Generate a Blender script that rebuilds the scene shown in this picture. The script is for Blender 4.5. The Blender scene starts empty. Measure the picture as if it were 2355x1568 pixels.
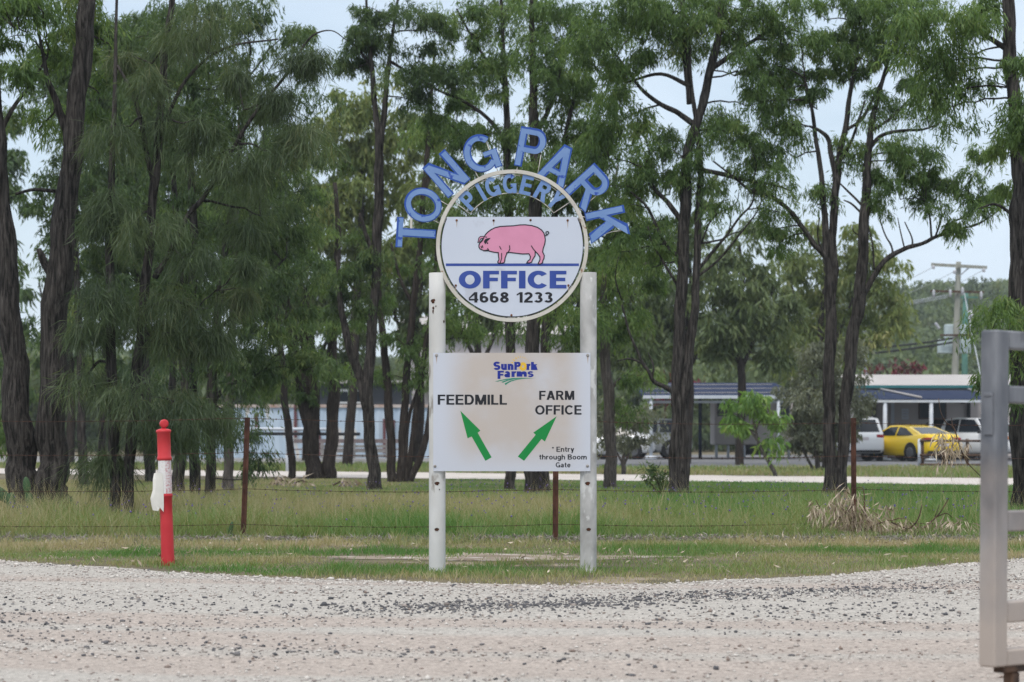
import bpy, math, random
import numpy as np
from mathutils import Vector, Matrix
R = math.radians
scene = bpy.context.scene
col = scene.collection
# ------------------------------------------------------------------ camera, sky, sun, exposure
# F, CX, HY: focal length, centre column and horizon row in the units of a 2354 px wide view of the photograph
F, CX, HY, H = 5560.0, 1177.4, 1001.0, 1.01
cd = bpy.data.cameras.new('camera'); cam = bpy.data.objects.new('camera', cd); col.objects.link(cam)
cam.location = (0, 0, H); cam.rotation_euler = (R(90), 0, 0)
cd.sensor_width = 36; cd.lens = 36*F/2354; cd.shift_y = (HY-784)/2354
cd.clip_end = 5000; cd.clip_start = .1
cd.dof.use_dof = True; cd.dof.focus_distance = 19.0; cd.dof.aperture_fstop = 4.8
scene.camera = cam

w = bpy.data.worlds.new('World'); scene.world = w; w.use_nodes = True
nt = w.node_tree; bg = nt.nodes['Background']
sky = nt.nodes.new('ShaderNodeTexSky'); sky.sky_type = 'NISHITA'; sky.sun_disc = False
sky.sun_elevation = R(60); sky.sun_rotation = R(160); sky.air_density = 1.0; sky.dust_density = 1.0
tc = nt.nodes.new('ShaderNodeTexCoord'); mp = nt.nodes.new('ShaderNodeMapping'); mp.inputs['Scale'].default_value = (1, 1, 3)
nz = nt.nodes.new('ShaderNodeTexNoise'); nz.inputs['Scale'].default_value = 7; nz.inputs['Detail'].default_value = 5
rp = nt.nodes.new('ShaderNodeValToRGB'); rp.color_ramp.elements[0].position = .38; rp.color_ramp.elements[1].position = .66
rp.color_ramp.elements[0].color = (.6,)*3+(1,); rp.color_ramp.elements[1].color = (.95,)*3+(1,)
mx = nt.nodes.new('ShaderNodeMix'); mx.data_type = 'RGBA'; sp_ = nt.nodes.new('ShaderNodeSeparateXYZ'); mr_ = nt.nodes.new('ShaderNodeMapRange'); mr_.inputs[1].default_value = .2; mr_.inputs[2].default_value = .85
cl = nt.nodes.new('ShaderNodeMix'); cl.data_type = 'RGBA'; cl.inputs['A'].default_value = (6.2, 7.2, 8.3, 1); cl.inputs['B'].default_value = (12.5, 12.8, 13.2, 1)   # thin cloud: pale blue low down, bright overhead
L = nt.links.new
L(tc.outputs['Generated'], sp_.inputs[0]); L(sp_.outputs[2], mr_.inputs[0]); L(mr_.outputs[0], cl.inputs['Factor']); L(cl.outputs['Result'], mx.inputs['B'])
L(tc.outputs['Generated'], mp.inputs['Vector']); L(mp.outputs[0], nz.inputs['Vector']); L(nz.outputs['Fac'], rp.inputs[0])
L(rp.outputs[0], mx.inputs['Factor']); L(sky.outputs[0], mx.inputs['A']); L(mx.outputs['Result'], bg.inputs[0])
bg.inputs[1].default_value = 0.098
sd = bpy.data.lights.new('sun', 'SUN'); sun = bpy.data.objects.new('sun', sd); col.objects.link(sun)
sd.energy = 1.5; sd.angle = R(12); sd.color = (1, .95, .88)
sun.rotation_euler = Vector((.16, .46, -.87)).to_track_quat('-Z', 'Y').to_euler()
scene.view_settings.view_transform = 'Standard'; scene.view_settings.look = 'None'
scene.view_settings.exposure = 0.42; scene.view_settings.gamma = 1
scene.cycles.use_denoising = True; scene.cycles.denoiser = 'OPENIMAGEDENOISE'; scene.cycles.denoising_prefilter = 'NONE'
scene.cycles.max_bounces = 8; scene.cycles.transparent_max_bounces = 8; scene.cycles.diffuse_bounces = 5

# ------------------------------------------------------------------ helpers
def at(x, y, Y): return Vector(((x-CX)*Y/F, Y, H+(HY-y)*Y/F))
def gy(y): return H*F/(y-HY)                    # distance of a ground point seen at row y
def srgb(r, g, b):
    f = lambda c: (c/255/12.92) if c/255 <= .04045 else ((c/255+.055)/1.055)**2.4
    return (f(r), f(g), f(b))
def tag(o, label=None, cat=None, group=None, kind=None):
    if label: o['label'] = label
    if cat: o['category'] = cat
    if group: o['group'] = group
    if kind: o['kind'] = kind
    return o
def thing(name, label, cat, loc=(0, 0, 0), rz=0, group=None):
    o = bpy.data.objects.new(name, None); col.objects.link(o); o.location = loc; o.rotation_euler = (0, 0, rz)
    o.empty_display_size = .2
    return tag(o, label, cat, group)
def link(name, me, m, parent=None, smooth=False):
    o = bpy.data.objects.new(name, me); col.objects.link(o)
    for k in (m if isinstance(m, (list, tuple)) else [m]): me.materials.append(k)
    if parent is not None: o.parent = parent
    if smooth: me.polygons.foreach_set('use_smooth', [True]*len(me.polygons))
    return o
def npmesh(name, V, faces, tint=None):
    """big meshes from arrays; faces (n,3) or (n,4)"""
    me = bpy.data.meshes.new(name); n, k = faces.shape
    me.vertices.add(len(V)); me.vertices.foreach_set('co', np.ascontiguousarray(V, dtype=np.float32).ravel())
    me.loops.add(n*k); me.loops.foreach_set('vertex_index', np.ascontiguousarray(faces, dtype=np.int32).ravel())
    me.polygons.add(n); me.polygons.foreach_set('loop_start', np.arange(0, n*k, k, dtype=np.int32))
    me.polygons.foreach_set('loop_total', np.full(n, k, dtype=np.int32))
    if tint is not None:
        a = me.attributes.new('tint', 'FLOAT', 'FACE'); a.data.foreach_set('value', np.ascontiguousarray(tint, dtype=np.float32))
    me.update(calc_edges=True); return me
class MB:
    def __init__(s): s.v = []; s.f = []; s.sm = []
    def add(s, V, Fc, sm=False):
        b = len(s.v); s.v += [Vector(p) for p in V]; s.f += [tuple(i+b for i in f) for f in Fc]; s.sm += [sm]*len(Fc); return s
    def box(s, c, size, rot=None, bev=0):
        x, y, z = size[0]/2, size[1]/2, size[2]/2
        if bev > 0:
            P = []
            for sz in (-1, 1):
                for k, (a, b_) in enumerate(((x, y), )):
                    pass
            ring = lambda i, z_: [(-x+i, -y, z_), (x-i, -y, z_), (x, -y+i, z_), (x, y-i, z_), (x-i, y, z_), (-x+i, y, z_), (-x, y-i, z_), (-x, -y+i, z_)]
            inner = lambda i, z_: [(px*(x-i)/x, py*(y-i)/y, z_) for px, py, _ in ring(i, z_)]
            P = inner(bev, -z) + ring(bev, -z+bev) + ring(bev, z-bev) + inner(bev, z)
            Fc = [tuple(range(7, -1, -1)), tuple(range(24, 32))]
            for r in range(3):
                for k in range(8): Fc.append((r*8+k, r*8+(k+1) % 8, r*8+8+(k+1) % 8, r*8+8+k))
        else:
            P = [(sx*x, sy*y, sz*z) for sz in (-1, 1) for sx, sy in ((-1, -1), (1, -1), (1, 1), (-1, 1))]
            Fc = [(3, 2, 1, 0), (4, 5, 6, 7), (0, 1, 5, 4), (1, 2, 6, 5), (2, 3, 7, 6), (3, 0, 4, 7)]
        M = rot.to_3x3() if rot is not None else Matrix.Identity(3)
        return s.add([M @ Vector(p)+Vector(c) for p in P], Fc)
    def tube(s, pts, rad, n=8, cap=True, sm=True, jit=None):
        pts = [Vector(p) for p in pts]; m = len(pts)
        if not hasattr(rad, '__len__'): rad = [rad]*m
        V = []; up = Vector((.31, .17, .93))
        for i, p in enumerate(pts):
            d = (pts[min(i+1, m-1)]-pts[max(i-1, 0)])
            d = d.normalized() if d.length > 1e-9 else Vector((0, 0, 1))
            a = d.cross(Vector((0, 1, 0)) if abs(d.y) < .8 else Vector((1, 0, 0))).normalized(); b = d.cross(a)
            for k in range(n):
                t = 2*math.pi*k/n; r = rad[i]*(jit(i, k) if jit else 1)
                V.append(p+a*math.cos(t)*r+b*math.sin(t)*r)
        Fc = [(i*n+k, i*n+(k+1) % n, (i+1)*n+(k+1) % n, (i+1)*n+k) for i in range(m-1) for k in range(n)]
        if cap: Fc += [tuple(range(n-1, -1, -1)), tuple((m-1)*n+k for k in range(n))]
        return s.add(V, Fc, sm)
    def lathe(s, prof, n=20, M=None):
        """profile (r,z) about +Z"""
        V = []
        for r, z in prof:
            for k in range(n): V.append((r*math.cos(2*math.pi*k/n), r*math.sin(2*math.pi*k/n), z))
        m = len(prof)
        Fc = [(i*n+k, i*n+(k+1) % n, (i+1)*n+(k+1) % n, (i+1)*n+k) for i in range(m-1) for k in range(n)]
        Fc += [tuple(range(n-1, -1, -1)), tuple((m-1)*n+k for k in range(n))]
        if M is not None: V = [M @ Vector(v) for v in V]
        return s.add(V, Fc, True)
    def prism(s, poly, y0, y1, M=None):
        """poly in the x-z plane, from y0 (front, towards camera) to y1"""
        n = len(poly); area = sum(poly[i][0]*poly[(i+1) % n][1]-poly[(i+1) % n][0]*poly[i][1] for i in range(n))
        if area < 0: poly = poly[::-1]
        V = [Vector((p[0], y0, p[1])) for p in poly]+[Vector((p[0], y1, p[1])) for p in poly]
        if M is not None: V = [M @ v for v in V]
        Fc = [tuple(range(n)), tuple(range(2*n-1, n-1, -1))]+[(i, n+i, n+(i+1) % n, (i+1) % n) for i in range(n)]
        return s.add(V, Fc)
    def build(s, name, m, parent=None, world=True):
        off = Vector((0, 0, 0))
        if parent is not None and world:
            r = parent
            while r.parent is not None: r = r.parent
            off = r.location
        me = bpy.data.meshes.new(name); me.from_pydata([tuple(v-off) for v in s.v], [], s.f); me.polygons.foreach_set('use_smooth', s.sm); me.update()
        return link(name, me, m, parent)
def vnoise(x, y, seed=0):
    rs = np.random.RandomState(seed); out = 0
    for k in range(7):
        a = rs.uniform(0, 6.28); f = rs.uniform(.5, 2.2); p = rs.uniform(0, 6.28)
        out = out+np.sin(f*(x*math.cos(a)+y*math.sin(a))+p)
    return out/3.7

# ------------------------------------------------------------------ materials
def mat(name, c1, c2=None, scale=5, rough=.7, metal=0, bump=0, bscale=None, stretch=(1, 1, 1), spec=.3, detail=4, lo=.35, hi=.65, c3=None, s3=20, t3=.62, coat=0):
    m = bpy.data.materials.new(name); m.use_nodes = True; t = m.node_tree; p = t.nodes['Principled BSDF']; N = t.nodes.new; K = t.links.new
    p.inputs['Roughness'].default_value = rough; p.inputs['Metallic'].default_value = metal; p.inputs['Specular IOR Level'].default_value = spec
    p.inputs['Coat Weight'].default_value = coat
    p.inputs['Base Color'].default_value = (*c1, 1)
    if c2 is None and not bump: return m
    tx = N('ShaderNodeTexCoord'); mpn = N('ShaderNodeMapping'); mpn.inputs['Scale'].default_value = stretch; K(tx.outputs['Object'], mpn.inputs[0])
    if c2 is not None:
        n = N('ShaderNodeTexNoise'); n.inputs['Scale'].default_value = scale; n.inputs['Detail'].default_value = detail; K(mpn.outputs[0], n.inputs['Vector'])
        r = N('ShaderNodeValToRGB'); e = r.color_ramp.elements; e[0].position = lo; e[1].position = hi; e[0].color = (*c1, 1); e[1].color = (*c2, 1)
        K(n.outputs['Fac'], r.inputs[0]); out = r.outputs[0]
        if c3 is not None:
            n3 = N('ShaderNodeTexNoise'); n3.inputs['Scale'].default_value = s3; n3.inputs['Detail'].default_value = 6; K(mpn.outputs[0], n3.inputs['Vector'])
            r3 = N('ShaderNodeValToRGB'); r3.color_ramp.elements[0].position = t3; r3.color_ramp.elements[1].position = t3+.05
            K(n3.outputs['Fac'], r3.inputs[0]); mxn = N('ShaderNodeMix'); mxn.data_type = 'RGBA'; mxn.inputs['B'].default_value = (*c3, 1)
            K(r3.outputs[0], mxn.inputs['Factor']); K(out, mxn.inputs['A']); out = mxn.outputs['Result']
        K(out, p.inputs['Base Color'])
    if bump:
        nb = N('ShaderNodeTexNoise'); nb.inputs['Scale'].default_value = bscale or scale*4; nb.inputs['Detail'].default_value = 6; K(mpn.outputs[0], nb.inputs['Vector'])
        bn = N('ShaderNodeBump'); bn.inputs['Strength'].default_value = bump; bn.inputs['Distance'].default_value = .02
        K(nb.outputs['Fac'], bn.inputs['Height']); K(bn.outputs[0], p.inputs['Normal'])
    return m
def leafmat(name, cols, trans=.3, rough=.5, spec=.35):
    m = bpy.data.materials.new(name); m.use_nodes = True; t = m.node_tree; p = t.nodes['Principled BSDF']; N = t.nodes.new; K = t.links.new
    a = N('ShaderNodeAttribute'); a.attribute_name = 'tint'; r = N('ShaderNodeValToRGB')
    e = r.color_ramp.elements
    for i, c in enumerate(cols):
        pos = i/(len(cols)-1)
        if i == 0: el = e[0]
        elif i == len(cols)-1: el = e[-1]
        else: el = e.new(pos)
        el.position = pos; el.color = (*c, 1)
    K(a.outputs['Fac'], r.inputs[0]); K(r.outputs[0], p.inputs['Base Color']); p.inputs['Roughness'].default_value = rough; p.inputs['Specular IOR Level'].default_value = spec
    if trans:
        tr = N('ShaderNodeBsdfTranslucent'); ms = N('ShaderNodeMixShader'); ms.inputs[0].default_value = trans
        tm = N('ShaderNodeMix'); tm.data_type = 'RGBA'; tm.blend_type = 'MULTIPLY'; tm.inputs['Factor'].default_value = 1; tm.inputs['B'].default_value = (1.25, 1.15, .6, 1); K(r.outputs[0], tm.inputs['A']); K(tm.outputs['Result'], tr.inputs[0]); K(p.outputs[0], ms.inputs[1]); K(tr.outputs[0], ms.inputs[2]); K(ms.outputs[0], t.nodes['Material Output'].inputs[0])
    return m
def barkmat(name, dark, light, s=1.0):
    m = bpy.data.materials.new(name); m.use_nodes = True; t = m.node_tree; p = t.nodes['Principled BSDF']; N = t.nodes.new; K = t.links.new
    p.inputs['Roughness'].default_value = .9; p.inputs['Specular IOR Level'].default_value = .15
    tx = N('ShaderNodeTexCoord'); mpn = N('ShaderNodeMapping'); mpn.inputs['Scale'].default_value = (30*s, 30*s, 3.2*s); K(tx.outputs['Object'], mpn.inputs[0])
    n = N('ShaderNodeTexNoise'); n.inputs['Scale'].default_value = 1; n.inputs['Detail'].default_value = 7; n.inputs['Roughness'].default_value = .65; n.inputs['Distortion'].default_value = .6; K(mpn.outputs[0], n.inputs['Vector'])
    r = N('ShaderNodeValToRGB'); r.color_ramp.elements[0].position = .40; r.color_ramp.elements[1].position = .74; r.color_ramp.elements[0].color = (*dark, 1); r.color_ramp.elements[1].color = (*light, 1)
    K(n.outputs['Fac'], r.inputs[0]); K(r.outputs[0], p.inputs['Base Color'])
    b = N('ShaderNodeBump'); b.inputs['Strength'].default_value = .9; b.inputs['Distance'].default_value = .035; K(n.outputs['Fac'], b.inputs['Height']); K(b.outputs[0], p.inputs['Normal'])
    return m
M = {}
M['bark_dark'] = barkmat('dark bark', (.012, .011, .010), (.12, .106, .098))
M['bark_grey'] = barkmat('grey bark', (.045, .04, .036), (.17, .15, .135))
M['bark_brown'] = barkmat('brown bark', (.02, .016, .014), (.085, .07, .06))
M['leaf_dark'] = leafmat('dark green leaf', [(.036, .066, .030), (.070, .122, .05), (.115, .185, .068), (.19, .245, .09)], trans=.5)
M['leaf_mid'] = leafmat('mid green leaf', [(.052, .096, .034), (.098, .175, .056), (.16, .255, .08), (.25, .31, .12)], trans=.52)
M['leaf_yellow'] = leafmat('yellow green leaf', [(.09, .13, .045), (.16, .215, .07), (.23, .28, .095), (.32, .32, .14)], trans=.48)
M['leaf_bright'] = leafmat('bright green leaf', [(.07, .15, .035), (.12, .235, .055), (.18, .30, .07), (.25, .33, .09)], trans=.45)
M['leaf_grey'] = leafmat('grey green leaf', [(.09, .105, .075), (.135, .155, .11), (.18, .20, .145), (.23, .24, .175)], trans=.4)
M['needle'] = leafmat('she oak needle', [(.044, .072, .038), (.074, .112, .054), (.106, .152, .07), (.165, .18, .095)], trans=.4)
M['leaf_far'] = leafmat('far foliage', [(.06, .09, .04), (.105, .15, .062), (.155, .205, .082), (.215, .24, .11)], trans=.4)
M['leaf_red'] = leafmat('crimson blossom', [(.04, .06, .03), (.075, .05, .035), (.16, .02, .035), (.26, .03, .06)], trans=.25)
M['leaf_dead'] = leafmat('dry brown leaf', [(.19, .14, .10), (.35, .28, .21), (.48, .40, .31), (.60, .52, .41)], trans=.15)
M['grass'] = leafmat('grass', [(.42, .365, .24), (.29, .295, .15), (.17, .26, .085), (.092, .205, .052)], trans=.4, spec=.2)
M['flower'] = leafmat('purple flower', [(.1, .06, .28), (.2, .13, .42)], trans=.2)
M['stone_dark'] = leafmat('dark stone', [(.035, .037, .042), (.09, .09, .098), (.16, .15, .15), (.2, .15, .11)], trans=0, rough=.85)
M['stone_pale'] = leafmat('pale stone', [(.20, .15, .125), (.33, .285, .26), (.46, .425, .39), (.56, .525, .485)], trans=0, rough=.9)

# ------------------------------------------------------------------ ground, forecourt, lane, bitumen
def edgeY(X):                                    # far edge of the gravel forecourt (distance as a function of X)
    xs = [-13, -4.3, -2.5, -1.55, 0, 1.0, 2.35, 3.2, 4.45, 7, 13]; ys = [22, 20.1, 18.3, 17.55, 16.75, 16.95, 17.9, 19.0, 20.6, 22.6, 22.9]
    return np.interp(X, xs, ys)
def groundmat():
    m = mat('soil and thatch', (.085, .075, .045), (.15, .125, .075), scale=1.3, rough=.95, bump=.5, bscale=30, c3=(.27, .22, .17), s3=.8, t3=.6)
    return m
def gravelmat():
    m = bpy.data.materials.new('limestone gravel'); m.use_nodes = True; t = m.node_tree; p = t.nodes['Principled BSDF']; N = t.nodes.new; K = t.links.new
    p.inputs['Roughness'].default_value = .95; p.inputs['Specular IOR Level'].default_value = .12
    tx = N('ShaderNodeTexCoord')
    def noise(sc, st, det=5):
        a = N('ShaderNodeMapping'); a.inputs['Scale'].default_value = st; K(tx.outputs['Object'], a.inputs[0])
        n = N('ShaderNodeTexNoise'); n.inputs['Scale'].default_value = sc; n.inputs['Detail'].default_value = det; K(a.outputs[0], n.inputs['Vector']); return n.outputs['Fac']
    def ramp(f, a, b, ca, cb):
        r = N('ShaderNodeValToRGB'); r.color_ramp.elements[0].position = a; r.color_ramp.elements[1].position = b
        r.color_ramp.elements[0].color = (*ca, 1); r.color_ramp.elements[1].color = (*cb, 1); K(f, r.inputs[0]); return r.outputs[0]
    at_ = N('ShaderNodeAttribute'); at_.attribute_name = 'track'
    ad = N('ShaderNodeMath'); ad.operation = 'MULTIPLY_ADD'; ad.inputs[1].default_value = .9; K(noise(1.0, (.25, 1.2, 1), 6), ad.inputs[0]); K(at_.outputs['Fac'], ad.inputs[2])
    track = ramp(ad.outputs[0], .6, 1.5, (.50, .467, .425), (.475, .412, .366))      # compacted pink dirt in the wheel tracks
    fine = ramp(noise(70, (1, 1, 1), 3), .3, .7, (.66,)*3, (1.12,)*3)
    mm = N('ShaderNodeMix'); mm.data_type = 'RGBA'; mm.blend_type = 'MULTIPLY'; mm.inputs['Factor'].default_value = 1; K(track, mm.inputs['A']); K(fine, mm.inputs['B'])
    v = N('ShaderNodeTexVoronoi'); v.inputs['Scale'].default_value = 42; K(tx.outputs['Object'], v.inputs['Vector'])
    vc = ramp(v.outputs['Color'], .1, .95, (.62,)*3, (1.12,)*3)
    m2 = N('ShaderNodeMix'); m2.data_type = 'RGBA'; m2.blend_type = 'MULTIPLY'; m2.inputs['Factor'].default_value = .7; K(mm.outputs['Result'], m2.inputs['A']); K(vc, m2.inputs['B'])
    K(m2.outputs['Result'], p.inputs['Base Color'])
    b = N('ShaderNodeBump'); b.inputs['Strength'].default_value = .8; b.inputs['Distance'].default_value = .012; K(v.outputs['Distance'], b.inputs['Height'])
    b2 = N('ShaderNodeBump'); b2.inputs['Strength'].default_value = .6; b2.inputs['Distance'].default_value = .01; K(noise(120, (1, 1, 1), 4), b2.inputs['Height']); K(b.outputs[0], b2.inputs['Normal'])
    K(b2.outputs[0], p.inputs['Normal']); return m
def sheet(name, poly, z, m, kind='structure'):
    me = bpy.data.meshes.new(name); me.from_pydata([(x, y, z) for x, y in poly], [], [tuple(range(len(poly)))]); me.update()
    return tag(link(name, me, m), kind=kind)
sheet('ground', [(-900, -30), (900, -30), (900, 1400), (-900, 1400)], -.03, groundmat())
def gz(X, Y):
    d = np.clip((edgeY(X)-Y)/1.2, 0, 1)
    return -.028+d*(.03-.014*trk(X, Y)+.010*vnoise(X*.5, Y*2.2, 3)+.008*vnoise(X*2.5, Y*3, 5))
def trk(X, Y):                                   # wheel tracks sweep across in gentle curves
    u = Y+.10*X-.03*X*X; d = np.full(np.shape(u), 0.)
    for c, w_, k in ((16.35, .42, .7), (12.95, .38, .9), (11.75, .42, 1.0), (10.5, .45, .9), (9.1, .4, .9)): d = d+k*np.exp(-((u-c+.10*vnoise(X*.9, Y*.3, int(c*3)))/w_)**2)
    return np.clip(d, 0, 1)
nx, ny = 220, 170
gx = np.linspace(-13, 13, nx); gv = np.linspace(0, 1, ny)
GX, GV = np.meshgrid(gx, gv)
GY = 5+GV*(edgeY(GX)+.1*vnoise(GX*5, GX*0+2, 9)+.06*vnoise(GX*17, GX*0, 4)-5)
GZ = gz(GX, GY)
idx = np.arange(nx*ny).reshape(ny, nx)
fq = np.stack([idx[:-1, :-1], idx[:-1, 1:], idx[1:, 1:], idx[1:, :-1]], -1).reshape(-1, 4)
gme = npmesh('gravel_forecourt', np.stack([GX, GY, GZ], -1).reshape(-1, 3), fq)
ga = gme.attributes.new('track', 'FLOAT', 'POINT'); ga.data.foreach_set('value', trk(GX, GY).ravel().astype(np.float32))
tag(link('gravel_forecourt', gme, gravelmat(), smooth=True), kind='structure')
pe = np.random.RandomState(3); A_ = np.linspace(0, 2*math.pi, 60)[:-1]
sheet('bare_earth', [(-.25+1.55*math.cos(a)*(1+.2*math.sin(5*a)+.12*pe.normal()), 20.6+.5*math.sin(a)*(1+.35*math.sin(4*a+1)+.15*pe.normal())) for a in A_], -.026, mat('pale worn earth', (.17, .13, .095), (.30, .25, .20), scale=2.2, rough=.95, bump=.4, bscale=40, c3=(.42, .38, .345), s3=3, t3=.57))
# lane: front edge (-6.2,60.4) -> (9.3,50.6), back edge (-6.2,69.3) -> (9.3,59.7)
def lf(X): return 56.5-.632*X
def lb(X): return 65.45-.62*X
LX = [x for x in np.linspace(-40, 40, 81)]
mlane = mat('pale lane gravel', (.44, .395, .36), (.54, .50, .465), scale=1.2, rough=.95, bump=.4, bscale=20, c3=(.3, .27, .24), s3=7, t3=.68)
sheet('gravel_lane', [(x, lf(x)+.35*float(vnoise(x*2, 0, 2))) for x in LX]+[(x, lb(x)+.3*float(vnoise(x*2, 0, 6))) for x in LX[::-1]], -.018, mlane)
mbit = mat('grey bitumen', (.11, .11, .118), (.17, .168, .172), scale=.8, rough=.9, bump=.3, bscale=40)
sheet('car_park', [(2, 78), (34, 74), (34, 128), (2, 128)], -.016, mbit)
sheet('yard_paving', [(-34, 88), (-1, 86), (-1, 118), (-34, 118)], -.017, mat('grey yard', (.16, .155, .15), (.24, .23, .22), scale=1, rough=.9))

# ------------------------------------------------------------------ scatter: stones, grass
rs = np.random.RandomState(7)
OCT = np.array([(1, 0, 0), (-1, 0, 0), (0, 1, 0), (0, -1, 0), (0, 0, 1), (0, 0, -1)], float)
OCTF = np.array([(0, 2, 4), (2, 1, 4), (1, 3, 4), (3, 0, 4), (2, 0, 5), (1, 2, 5), (3, 1, 5), (0, 3, 5)])
ph = (1+5**.5)/2
ICO = np.array([(-1, ph, 0), (1, ph, 0), (-1, -ph, 0), (1, -ph, 0), (0, -1, ph), (0, 1, ph), (0, -1, -ph), (0, 1, -ph), (ph, 0, -1), (ph, 0, 1), (-ph, 0, -1), (-ph, 0, 1)])/1.9
ICOF = np.array([(0, 11, 5), (0, 5, 1), (0, 1, 7), (0, 7, 10), (0, 10, 11), (1, 5, 9), (5, 11, 4), (11, 10, 2), (10, 7, 6), (7, 1, 8), (3, 9, 4), (3, 4, 2), (3, 2, 6), (3, 6, 8), (3, 8, 9), (4, 9, 5), (2, 4, 11), (6, 2, 10), (8, 6, 7), (9, 8, 1)])
def stones(name, X, Y, r, base, faces, m, tint):
    n = len(X); k = len(base)
    P = base[None]*(1+rs.uniform(-.32, .32, (n, k, 1)))*r[:, None, None]*np.stack([rs.uniform(.8, 1.5, n), rs.uniform(.7, 1.2, n), rs.uniform(.5, .85, n)], -1)[:, None, :]
    a = rs.uniform(0, 6.28, n); c, s_ = np.cos(a)[:, None], np.sin(a)[:, None]
    x = P[..., 0]*c-P[..., 1]*s_; y = P[..., 0]*s_+P[..., 1]*c
    V = np.stack([x+X[:, None], y+Y[:, None], P[..., 2]+(gz(X, Y)+r*.3)[:, None]], -1).reshape(-1, 3)
    Fc = (faces[None]+(np.arange(n)*k)[:, None, None]).reshape(-1, 3)
    return tag(link(name, npmesh(name, V, Fc, np.repeat(tint, len(faces))), m), kind='stuff')
def band(X):                                      # distance of the dark stone windrow
    return np.interp(X, [-6, -2.5, -1.0, -.2, .6, 1.4, 2.4, 4, 7], [13.6, 13.9, 14.1, 14.2, 14.6, 15.2, 16.0, 16.9, 18])
def pick(n, dens):
    X = rs.uniform(-6, 6, n); Y = rs.uniform(8.5, 22, n); ok = (Y < edgeY(X)-.03) & (np.abs(X) < .26*Y+.8)
    X, Y = X[ok], Y[ok]; p = dens(X, Y); ok = rs.uniform(0, 1, len(X)) < p
    X, Y = X[ok], Y[ok]; ok = rs.uniform(0, 1, len(X)) > .62*trk(X, Y)
    return X[ok], Y[ok]
def dd(X, Y):
    b = band(X); w1 = np.exp(-((Y-b)/np.interp(X, [-3, 0, 3], [1.1, .55, .5]))**2)*np.clip(.42+.6*vnoise(X*1.5, Y*1.8, 11), .04, 1)*np.interp(X, [-4, -1, 0, 4], [.6, .8, 1.25, 1.3])
    w2 = np.exp(-((Y-(b-2.1))/.75)**2)*np.clip(.30-.05*X, .04, .5)*np.clip(.5+.7*vnoise(X*1.2, Y*2, 12), 0, 1)
    w3 = .05*np.clip(.4+vnoise(X*.9, Y*1.7, 13), 0, 1.4)
    return np.clip(w1*.85+w2+w3, 0, 1)
X, Y = pick(230000, dd); n = len(X)
stones('dark_stones', X, Y, rs.gamma(2.6, .0016, n)+.0022, ICO, ICOF, M['stone_dark'], np.clip(rs.normal(.36, .22, n), 0, 1))
X, Y = pick(110000, lambda X, Y: np.clip(.35+.35*vnoise(X*.7, Y*1.6, 15), .06, 1)); n = len(X)
stones('pale_stones', X, Y, rs.gamma(3, .0016, n)+.0025, OCT, OCTF, M['stone_pale'], np.clip(rs.normal(.6, .3, n), 0, 1))
n = 2600; X = rs.uniform(-5, 5, n); Y = edgeY(X)-np.abs(rs.normal(0, .5, n))-.02     # pale rubble along the grass edge
stones('edge_rubble', X, Y, rs.gamma(2.2, .0024, n)+.002, ICO, ICOF, M['stone_pale'], np.clip(rs.normal(.72, .22, n), 0, 1))

def blades(name, X, Y, h, wd, tint, m, z0=-.03, lean=.35):
    n = len(X); a = rs.uniform(0, 6.28, n); sx, sy = np.cos(a)*wd/2, np.sin(a)*wd/2
    la = rs.uniform(0, 6.28, n); lx = np.cos(la)*h*lean*rs.uniform(.2, 1.3, n); ly = np.sin(la)*h*lean*rs.uniform(.2, 1.3, n)
    z = np.full(n, z0)
    V = np.stack([np.stack([X-sx, Y-sy, z], -1), np.stack([X+sx, Y+sy, z], -1),
                  np.stack([X+lx*.4+sx*.8, Y+ly*.4+sy*.8, z+h*.6], -1), np.stack([X+lx*.4-sx*.8, Y+ly*.4-sy*.8, z+h*.6], -1), np.stack([X+lx, Y+ly, z+h], -1)], 1)
    b = (np.arange(n)*5)[:, None]
    Fc = np.stack([b+np.array([0, 1, 2]), b+np.array([0, 2, 3]), b+np.array([3, 2, 4])], 1).reshape(-1, 3)
    return tag(link(name, npmesh(name, V.reshape(-1, 3), Fc, np.repeat(np.clip(tint, 0, 1), 3)), m), kind='stuff')
def inview(X, Y, mrg=3.4): return np.abs(X) < .2125*Y+mrg
# mown verge
n = 260000; X = rs.uniform(-9.6, 9.6, n); Y = rs.uniform(16.5, 24.2, n)
e = edgeY(X)+.16*vnoise(X*5, Y*0, 21)+.10*vnoise(X*15, Y*0, 24); g = (Y-e)
dirt = np.clip(1.25*np.exp(-((Y-20.5+.3*vnoise(X*2, Y*0, 5))/.85)**2)*np.clip(1.15-np.abs(X+.2)*.42+.45*vnoise(X*3, Y*2.5, 6), 0, 1), 0, 1)
litter = np.exp(-((Y-23.75)/.32)**2)
p = np.clip(g/.35, 0, 1)*(1-.95*dirt)*(1-.75*litter)*np.clip(.8+.45*vnoise(X*1.7, Y*2.1, 22), .25, 1)
ok = (g > -.5) & inview(X, Y) & (rs.uniform(0, 1, n) < np.maximum(p, np.where(g < .1, .35*np.clip((g+.5)/.6, 0, 1)*np.clip(vnoise(X*4, Y*4, 25)-.1, 0, 1), .03))); X, Y, g = X[ok], Y[ok], g[ok]; n = len(X)
gband = .55*np.exp(-((Y-18.4)/.75)**2)+.5*np.exp(-((Y-21.4)/.7)**2)
t = .49+.36*vnoise(X*1.4, Y*2.6, 23)+gband*.4-.35*np.exp(-(g/.3)**2)*.8-.3*np.exp(-((Y-23)/.55)**2)+rs.normal(0, .16, n)
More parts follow.
